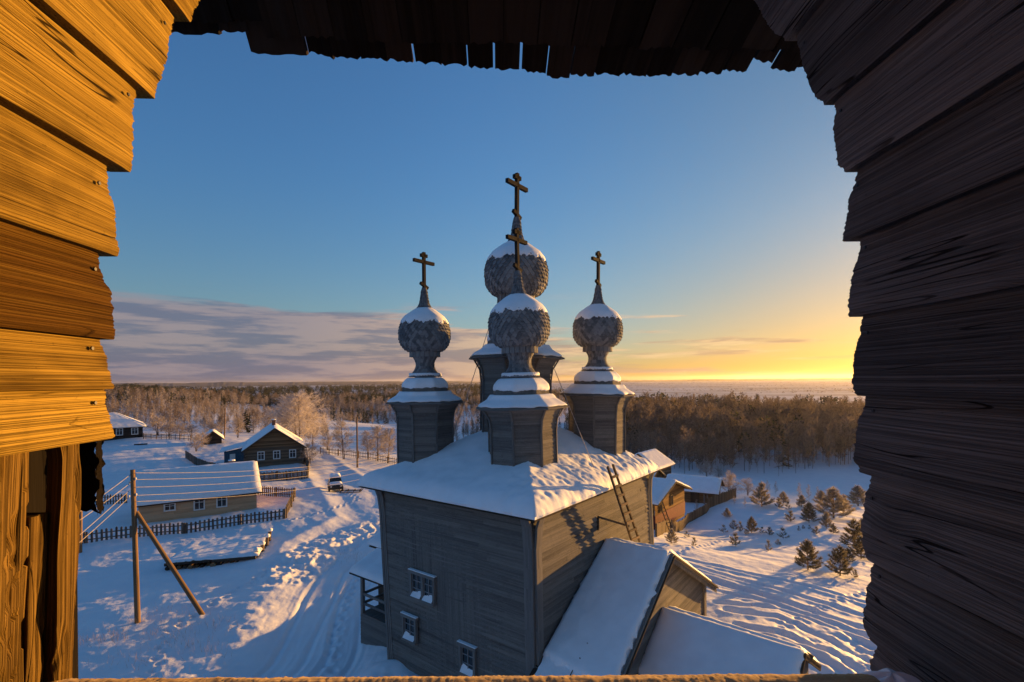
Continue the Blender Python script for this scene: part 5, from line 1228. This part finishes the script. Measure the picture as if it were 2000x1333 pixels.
def place(proto, p, label, cat, scale=1, rot=0, group=None):
    o = proto if proto.name not in USED else copy_tree(proto); USED.add(proto.name)
    o.location = Vector((float(p[0]), float(p[1]), float(p[2])-.03)); o.scale = (scale,)*3 if not hasattr(scale, '__len__') else scale; o.rotation_euler = (0, 0, rot); tag(o, label, cat, group); return o
rnd = random.Random(21); random.seed(5)
def hgt(px, py_top, p): return float(at_y(px, py_top, p[1])[2]-p[2])
# --- pines on the sunlit slope
pp = [tree_object('young_pine', pine(2.6, random.Random(31+i), .95 if i else 1.0), ['bark'], ['needle', 'frost_needle', 'roof_snow'], 31+i) for i in range(3)]
fp = [tree_object('young_pine', pine(2.6, random.Random(41+i), 1.0, 1.25), ['bark'], ['frost_needle', 'frost_twig', 'roof_snow'], 41+i) for i in range(2)]
sp = [tree_object('pine_sapling', pine(1.0, random.Random(51+i), .8, .9), ['bark'], ['needle', 'frost_needle', 'roof_snow'], 51+i) for i in range(2)]
big = [  # foot px, foot py, top py, prototype, label
 (1578, 1116, 1056, pp[0], 'big dark pine low on the sunlit slope, left of its neighbour'), (1641, 1126, 1068, pp[1], 'dark pine lowest on the slope nearest the right jamb'),
 (1580, 1020, 982, pp[2], 'dark bushy pine in the middle of the slope, above two snow hollows'), (1668, 1074, 1016, pp[1], 'dense dark pine touching the right jamb'),
 (1682, 1092, 1048, pp[0], 'shorter pine against the right jamb, in front of the dense one'), (1614, 1034, 1000, fp[1], 'slim frosted pine just below the wide frosted one'),
 (1628, 1012, 955, fp[0], 'wide frosted golden pine on the slope crest'), (1676, 988, 950, fp[1], 'round frosted pine at the crest beside the right jamb'),
 (1488, 990, 944, fp[0], 'frosted pine standing alone at the crest, right of the barn'), (1312, 1064, 1034, fp[1], 'frosted pine beside the church corner board'), (1468, 1044, 1010, pp[2], 'narrow dark pine in the centre left of the slope')]
for i, (x, y, yt, pr, lb) in enumerate(big):
    p = gpx(x, y); k = hgt(x, yt, p)/2.6*1.05; wv = (1.15, 1.25, 1.1, 1.3, 1.2, 1.0, 1.55, 1.5, 1.25, 1.2, 1.1)[i]; place(pr, p, lb, 'pine', (k*wv, k*wv*.95, k), i*1.3, 'young pines on the sunlit slope')
small = [(1447, 1042, 1020, 'sapling left of the narrow dark pine'), (1433, 1036, 1017, 'thin sapling higher left of the narrow dark pine'), (1413, 1042, 1026, 'low snow laden sapling at the left end of the row'), (1437, 1068, 1042, 'lone sapling below the row, over the shaded snow'),
 (1488, 1046, 1030, 'sapling right of the narrow dark pine'), (1503, 1048, 1030, 'sapling between the narrow pine and the shaded hollow'), (1501, 1074, 1056, 'low sapling in front of the shaded hollow'), (1519, 1066, 1054, 'tiny sapling right of the low one by the hollow'),
 (1530, 1054, 1032, 'upright sapling in the middle of the shaded snow'), (1544, 1020, 998, 'sapling left of the bushy pine'), (1540, 996, 980, 'small sapling high on the crest, left of the bushy pine'), (1522, 993, 975, 'bushy sapling on the crest behind the row'),
 (1560, 1040, 1028, 'tiny sapling under the bushy pine'), (1569, 1036, 1026, 'second tiny sapling under the bushy pine'), (1582, 1038, 1026, 'third tiny sapling under the bushy pine'), (1594, 1050, 1028, 'sapling in the snow under the slim frosted pine'), (1342, 1052, 1038, 'small sapling near the plank fence end'),
 (1668, 1130, 1112, 'little sapling at the foot of the lowest pine'), (1355, 1066, 1050, 'low frosted sapling on the bank near the plank fence'), (1458, 1046, 1034, 'tiny sapling close beside the narrow dark pine')]
for i, (x, y, yt, lb) in enumerate(small):
    p = gpx(x, y); k = hgt(x, yt, p); o = place(sp[i % 2], p, lb, 'sapling', (k*(.85+.5*((i*37) % 10)/10), k*(.85+.5*((i*53) % 10)/10), k), i*2.1, 'pine saplings on the sunlit slope'); o.rotation_euler[0] = math.radians((i*29) % 17-8)
# --- frosted bushes and young birches near the yards
fb = [tree_object('frosted_bush', birch(3, random.Random(61+i), 60, 6, 6, .022, .42, .03, .035, 5, .2), ['bark'], ['frost_twig', 'brown_twig'], 61+i) for i in range(3)]
yb = [tree_object('young_birch', birch(4, random.Random(71+i), 40, 6, 6, .022, .17, .08, .035, 1, .2), ['bark'], ['frost_twig', 'brown_twig'], 71+i) for i in range(2)]
for i, (x, y, yt, pr, lb) in enumerate(((1380, 935, 900, fb[0], 'round frosted bush behind the barn roof'), (1424, 968, 922, fb[1], 'tall frosted bush at the right end of the barn'), (1460, 966, 935, fb[2], 'frosted bush on the crest right of the plank fence'), (1404, 936, 912, fb[2], 'darker bush behind the barn gable'),
 (1500, 966, 938, yb[0], 'thin frosted birch behind the lone crest pine'), (1515, 966, 940, yb[1], 'second thin frosted birch behind the lone crest pine'), (1561, 977, 943, yb[1], 'left frosted birch of the group on the crest'), (1580, 978, 946, yb[0], 'middle frosted birch of the group on the crest'), (1597, 978, 950, yb[1], 'right frosted birch of the group on the crest'),
 (1360, 1002, 975, yb[0], 'bare sapling birch in the cottage yard'), (1455, 990, 970, yb[1], 'little bare birch on the sunny bank by the taller plank fence'), (1276, 905, 884, fb[0], 'bush top behind the back house'), (1434, 985, 968, yb[0], 'little bare birch beside the plank fence end'))):
    p = gpx(x, y); place(pr, p, lb, 'birch' if pr in yb else 'bush', hgt(x, yt, p)/(3 if pr in fb else 4), i*1.7)
for i, (x, y, yt, pr, lb) in enumerate(((1690, 1050, 1008, pp[2], 'leaning pine half hidden by the right jamb'), (1655, 1098, 1070, pp[0], 'short pine in front of the dense dark one'), (1648, 1000, 966, fp[0], 'frosted pine right of the wide golden one'), (1604, 985, 958, fp[1], 'small frosted pine left of the wide golden one'),
 (1530, 985, 960, fp[0], 'low frosted pine on the crest above the bushy sapling'), (1566, 990, 966, fp[1], 'low frosted pine on the crest before the birch group'), (1628, 1048, 1024, pp[1], 'dark little pine under the slim frosted one'), (1420, 1010, 992, fp[0], 'frosted little pine on the sunny bank below the plank fence'))):
    p = gpx(x, y); k = hgt(x, yt, p)/2.6; place(pr, p, lb, 'pine', (k*1.4, k*1.3, k), .7+i*1.9, 'young pines on the sunlit slope')
# --- left: the big frosted birch and its neighbours
bb_ = tree_object('frosted_birch', birch(9.5, random.Random(81), 120, 9, 8, .034, .46, .14, .13, 3, 1.2), ['bark'], ['hoar_twig', 'frost_twig'], 81)
p = gpx(585, 884); place(bb_, p, 'great frosted birch spreading behind the log house', 'birch', hgt(585, 772, p)/9.5)
b2_ = tree_object('frosted_birch', birch(7, random.Random(83), 60, 8, 6, .034, .34, .12, .09, 2, 1.0), ['bark'], ['frost_twig', 'brown_twig'], 83)
for i, (x, y, yt, s, lb) in enumerate(((672, 897, 822, 1, 'slender frosted birch left of the far gateway pole'), (735, 900, 832, 1.25, 'broad bushy birch beside the church wall at left'), (760, 905, 838, 1.1, 'brown frosted birch half hidden by the left cupola drum'), (720, 898, 842, 1.0, 'low birch right of the far gateway pole'), (548, 880, 800, 1.0, 'frosted birch left of the great one, over the roof'), (612, 876, 812, .9, 'frosted birch right of the great one'))):
    p = gpx(x, y); k = hgt(x, yt, p)/7; place(b2_, p, lb, 'birch', (k*s, k*s, k), 1+i*2.2)
for i, (x, y, yt, s, lb) in enumerate(((308, 852, 812, 1.3, 'round frosted bush right of the black house'), (330, 853, 826, 1.5, 'low frosted bush, second right of the black house'), (352, 854, 828, 1.5, 'frosted bush in the middle of the row beside the black house'), (374, 856, 830, 1.4, 'frosted bush near the small shed'), (395, 872, 842, 1.0, 'thin frosted bush in the yard by the blue porch'), (383, 880, 848, 1.0, 'frosted shrub at the corner of the board fence'),
 (465, 855, 816, .8, 'narrow frosted bush behind the log house roof'), (430, 850, 822, 1.4, 'brown bush behind the small shed'), (412, 850, 826, 1.3, 'frosted bush left of the thin far pole'), (560, 905, 870, .9, 'shrub against the log house gable'), (604, 906, 862, 1.1, 'shrub under the great birch'), (640, 880, 850, 1.2, 'shrub between the great birch and the slender one'))):
    p = gpx(x, y); k = hgt(x, yt, p)/3; place(fb[i % 3], p, lb, 'bush', (k*s, k*s, k), i*1.9)

# --- forests: too many to count
def far_tree(kind_, rnd):
    S = Segs()
    if kind_ == 'birch':
        h = 1.0; S.add(np.array((0, 0, 0)), np.array((rnd.uniform(-.01, .01), 0, .97)), .013, .004, 2)
        for b in range(30):
            f = .22+.76*(b+rnd.random())/30; az = rnd.uniform(0, 6.28); L = .21*((1-f)**.6*1.1+.12)*rnd.uniform(.7, 1.2); el = rnd.uniform(.85, 1.25); d = np.array((math.cos(az)*math.cos(el), math.sin(az)*math.cos(el), math.sin(el))); p = np.array((0, 0, f)); e = p+d*L
            S.add(p, e, .008, .004, 1)
            for k in range(7):
                q = p+(e-p)*rnd.uniform(.3, 1); s = nrm(d+np.array([rnd.gauss(0, .6) for _ in range(3)])); S.add(q, q+s*L*rnd.uniform(.35, .7), .0105, .004, 0)
    elif kind_ == 'scrub':
        for b in range(9):
            az = rnd.uniform(0, 6.28); d = nrm(np.array((math.cos(az)*.7, math.sin(az)*.7, rnd.uniform(.6, 1.4)))); p = np.array((rnd.uniform(-.4, .4), rnd.uniform(-.4, .4), -.05)); S.add(p, p+d*rnd.uniform(.6, 1.0), .30, .12, rnd.randint(0, 2))
    elif kind_ == 'spruce':
        S.add(np.array((0, 0, 0)), np.array((0, 0, 1.)), .022, .003, 2)
        for b in range(90):
            f = .08+.9*(b/90)**.9; az = rnd.uniform(0, 6.28); L = .17*(1-f)**.8+.012; p = np.array((0, 0, f)); d = np.array((math.cos(az), math.sin(az), -.35)); S.add(p, p+d*L*rnd.uniform(.7, 1.1), .035, .012, 0 if rnd.random() < .8 else 1)
    else:
        S.add(np.array((0, 0, 0)), np.array((0, 0, .95)), .026, .008, 2)
        for b in range(70):
            f = .45+.55*rnd.random(); az = rnd.uniform(0, 6.28); L = .17*math.sqrt(max(0, 1-((f-.68)/.34)**2))*rnd.uniform(.5, 1.1); c = np.array((math.cos(az)*L, math.sin(az)*L, f)); s = nrm(np.array([rnd.gauss(0, 1) for _ in range(3)])+np.array((0, 0, .6))); S.add(c-s*.02, c+s*.045, .045, .012, 0 if rnd.random() < .8 else 1)
    return S
def forest(name, label, pts, mats, kinds, seed, thick=1.0):
    """pts: rows of x, y, z, height, width factor"""
    rnd = random.Random(seed); rng = np.random.default_rng(seed); lib = []
    for kd in kinds:
        s = far_tree(kd, rnd); lib.append(s.quads(rng))
    VS, TS, MS = [], [], []
    which = rng.integers(0, len(lib), len(pts)); ang = rng.uniform(0, 6.28, len(pts)); tn = rng.uniform(-.3, .3, len(pts))
    for k in range(len(lib)):
        idx = np.where(which == k)[0]
        if not len(idx): continue
        V, Q, t, m = lib[k]; c, s = np.cos(ang[idx])[:, None], np.sin(ang[idx])[:, None]; h = pts[idx, 3][:, None]; w = h*pts[idx, 4][:, None]
        x = (V[None, :, 0]*c-V[None, :, 1]*s)*w+pts[idx, 0][:, None]; y = (V[None, :, 0]*s+V[None, :, 1]*c)*w+pts[idx, 1][:, None]; z = V[None, :, 2]*h+pts[idx, 2][:, None]
        VS.append(np.stack([x, y, z], -1).reshape(-1, 3)); TS.append(np.clip(t[None]+tn[idx][:, None], 0, 1).ravel()); MS.append(np.tile(m, len(idx)))
    V = np.concatenate(VS); o = mesh_np(name, V, np.arange(len(V)).reshape(-1, 4), [M[x] for x in mats], tone=np.concatenate(TS), mi=np.concatenate(MS)); kind(o, 'stuff'); return tag(o, label, 'forest')
rng = np.random.default_rng(77)
def scatter(n, az0, az1, d0, d1, power=2.0):
    az = np.radians(rng.uniform(az0, az1, n)); d = (rng.uniform(0, 1, n)*(d1**power-d0**power)+d0**power)**(1/power); return np.sin(az)*d, np.cos(az)*d
def pix(x, y, z): return CX+FPX*(x*cr-(z-CAMZ)*sr)/y, CY-FPX*(x*sr+(z-CAMZ)*cr)/y
# right forest
x, y = scatter(5000, 8, 64, 112, 300); z = base_h(x, y); px, py = pix(x, y, z)
s_ = .788*x+.616*y; azd = np.degrees(np.arctan2(x, y))
keep = (py < np.interp(px, [1180, 1320, 1440, 1560, 1600, 1700, 1760], [905, 922, 926, 932, 915, 908, 906])+6*pn(x/9, y/9, 3)) & (s_ > 105) & ((azd < 41) | (s_ > 205))  # trees beyond the right jamb are unseen, added to shade the forest
x, y, z = x[keep], y[keep], z[keep]; dd = np.hypot(x, y); h = (9+5.5*ss(120, 190, dd))*rng.uniform(.62, 1.15, len(x))*(1+.22*pn(x/25, y/25, 8))*np.interp(azd[keep], [8, 22, 39, 45, 64], [1.0, .96, .88, .82, .80])
P_ = np.stack([x, y, z-.3, h, rng.uniform(.8, 1.35, len(x))], 1); isc = rng.uniform(size=len(x)) < np.where(dd > 255, .35, .03)
print('right forest', len(P_))
forest('birch_forest', 'frosted birch forest filling the valley on the right', P_[~isc], ['brown_twig', 'bark', 'bark'], ['birch']*6, 3)
forest('conifer_forest', 'dark pines along the back edge of the right forest', P_[isc], ['spruce', 'needle', 'bark'], ['pine', 'pine', 'spruce', 'spruce'], 4)
# left forest
x, y = scatter(5200, -47, 9, 150, 820, 1.35); z = base_h(x, y); px, py = pix(x, y, z); d = np.hypot(x, y)
cl = ((px > 425) & (px < 545) & (py > 797) & (py < 815)) | ((px > 420) & (px < 640) & (py > 806) & (py < 826) & (pn(x/30, y/30, 44) > -.25)) | ((px > 640) & (px < 790) & (py > 829) & (py < 860)) | (py > np.interp(px, [150, 280, 300, 520, 640, 780], [836, 840, 846, 846, 866, 880]))
keep = ~cl; x, y, z, d = x[keep], y[keep], z[keep], d[keep]; h = rng.uniform(5.5, 11, len(x))*(.62+.5*ss(170, 480, d))*(1+.2*pn(x/40, y/40, 9))
P_ = np.stack([x, y, z-.3, h, rng.uniform(.9, 1.6, len(x))*(1+.5*ss(300, 800, d))], 1); cf = pn(x/60, y/60, 19) > np.where(d > 500, -.05, .28); fr_ = ~cf & (rng.uniform(size=len(x)) < .45)
print('left forest', len(P_))
forest('birch_forest', 'brown frosted birch woods beyond the village on the left', P_[~cf & ~fr_], ['brown_twig', 'bark', 'bark'], ['birch']*5, 5)
xb, yb_ = scatter(2600, -46, -6, 135, 420, 1.2); zb_ = base_h(xb, yb_); pxb, pyb = pix(xb, yb_, zb_); kb = (pyb < np.interp(pxb, [150, 280, 300, 520, 640, 780], [832, 838, 845, 848, 862, 872])) & (pn(xb/16, yb_/16, 29) > -.05) & ~((pxb > 640) & (pxb < 790) & (pyb > 829)); xb, yb_, zb_ = xb[kb], yb_[kb], zb_[kb]
P_b = np.stack([xb, yb_, zb_-.4, rng.uniform(2.2, 5.5, len(xb)), rng.uniform(1.5, 2.4, len(xb))], 1)
P_ = np.concatenate([P_, P_b]); cf = np.concatenate([cf, np.zeros(len(P_b), bool)]); fr_ = np.concatenate([fr_, np.ones(len(P_b), bool)])
forest('frosted_birch_forest', 'paler hoar frosted trees among the left woods', P_[fr_], ['frost_twig', 'brown_twig', 'bark'], ['birch']*5, 6)
forest('conifer_forest', 'dark spruces and pines among the left woods', P_[cf], ['spruce', 'needle', 'bark'], ['spruce', 'spruce', 'pine', 'spruce'], 7)
# scattered bushes over the frozen plain and far tree lines
x, y = scatter(16000, -42, 46, 420, 3600, 1.25); g = fbm(x/900, y/260, 23, 3); keep = (g > -.05) ; x, y = x[keep], y[keep]; azd = np.degrees(np.arctan2(x, y)); d = np.hypot(x, y)
keep = (azd > 6) | (d > 0); x, y = x[keep], y[keep]; z = base_h(x, y); n = len(x)
forest('far_scrub', 'low scrub scattered over the frozen plain', np.stack([x, y, z, rng.uniform(.5, 1.7, n), rng.uniform(1.2, 2.6, n)], 1), ['brown_twig', 'bark', 'bark'], ['scrub']*5, 8)
x, y = scatter(1500, -46, 4, 800, 2400, 1.2); z = base_h(x, y); n = len(x)
forest('far_forest', 'dark distant forest along the left horizon', np.stack([x, y, z-1, rng.uniform(9, 17, n), rng.uniform(2.5, 4, n)], 1), ['spruce', 'needle', 'bark'], ['pine', 'spruce'], 9)
# far wooded ridge on the horizon
m_, t_, b_ = newmat('far forest ground'); tcx = t_.nodes.new('ShaderNodeTexCoord'); nz_ = noise(t_, tcx.outputs['Object'], .004, 5, .6); lk(t_, mixc(t_, mrange(t_, nz_, .4, .6, 0, 1), (.03, .035, .045), (.07, .07, .08)), b_.inputs['Base Color']); b_.inputs['Roughness'].default_value = .95
az = np.radians(np.linspace(-60, 62, 500)); rows = []
top = np.interp(np.degrees(az), [-60, -40, -18, 0, 20, 40, 62], [34, 38, 30, 15, 9, 9, 8])+9*fbm(az*9, az*0, 91, 4)+2.5*pn(az*160, az*0, 95)
for dist, f in ((4200, -.2), (4700, .55), (5400, .9), (6200, 1.0), (8200, .9), (10000, .0)): rows.append(np.stack([np.sin(az)*dist, np.cos(az)*dist, -11+(top+2)*f+2.2*pn(az*220, az*0+dist, 97)*(f > .3)], -1))
mb = MB(); mb.grid(np.array(rows)); kind(mb.build('hills', m_, smooth=False), 'structure')
# dry grass stalks through the snow at lower left
S = Segs(); rnd = random.Random(91)
for cx_, cy_, n, r in ((232, 1250, 40, 14), (165, 1262, 40, 12), (215, 1258, 60, 20), (340, 1210, 70, 30), (360, 1245, 90, 36), (310, 1250, 60, 24), (400, 1270, 70, 26), (262, 1222, 26, 8), (430, 1230, 60, 24), (640, 1068, 30, 20), (610, 1090, 40, 26), (280, 1300, 60, 40), (690, 1085, 60, 18), (1480, 1165, 60, 60)):
    for _ in range(n):
        g = gpx(cx_+rnd.gauss(0, r), cy_+rnd.gauss(0, r*.45)); hh = rnd.uniform(.12, .42); S.add(g-np.array((0, 0, .05)), g+np.array((rnd.gauss(0, .09), rnd.gauss(0, .09), hh)), .012, .003)
V, Q, t, m = S.quads(np.random.default_rng(9)); o = mesh_np('dry_grass', V, Q, [M['grass']], tone=t); kind(o, 'stuff'); tag(o, 'dry grass stalks poking through the snow', 'grass')

# ------------------------------------------------------------------ the cold air
R = 11800.0
v = [(sx*R, sy*R, z) for z in (-14.5, 60.0) for sx, sy in ((-1, -1), (1, -1), (1, 1), (-1, 1))]
me = bpy.data.meshes.new('haze'); me.from_pydata(v, [], [(0, 3, 2, 1), (4, 5, 6, 7), (0, 1, 5, 4), (1, 2, 6, 5), (2, 3, 7, 6), (3, 0, 4, 7)])
hz = bpy.data.objects.new('haze', me); C.objects.link(hz); kind(hz, 'stuff')
m, t, b = newmat('haze air'); t.nodes.remove(b); pv = t.nodes.new('ShaderNodeVolumePrincipled'); pv.inputs['Color'].default_value = (.95, .90, .88, 1)
pv.inputs['Density'].default_value = 5.5e-5; pv.inputs['Anisotropy'].default_value = .6
t.links.new(pv.outputs[0], t.nodes['Material Output'].inputs['Volume']); me.materials.append(m)
tag(hz, 'thin cold haze over the far plain', 'haze')
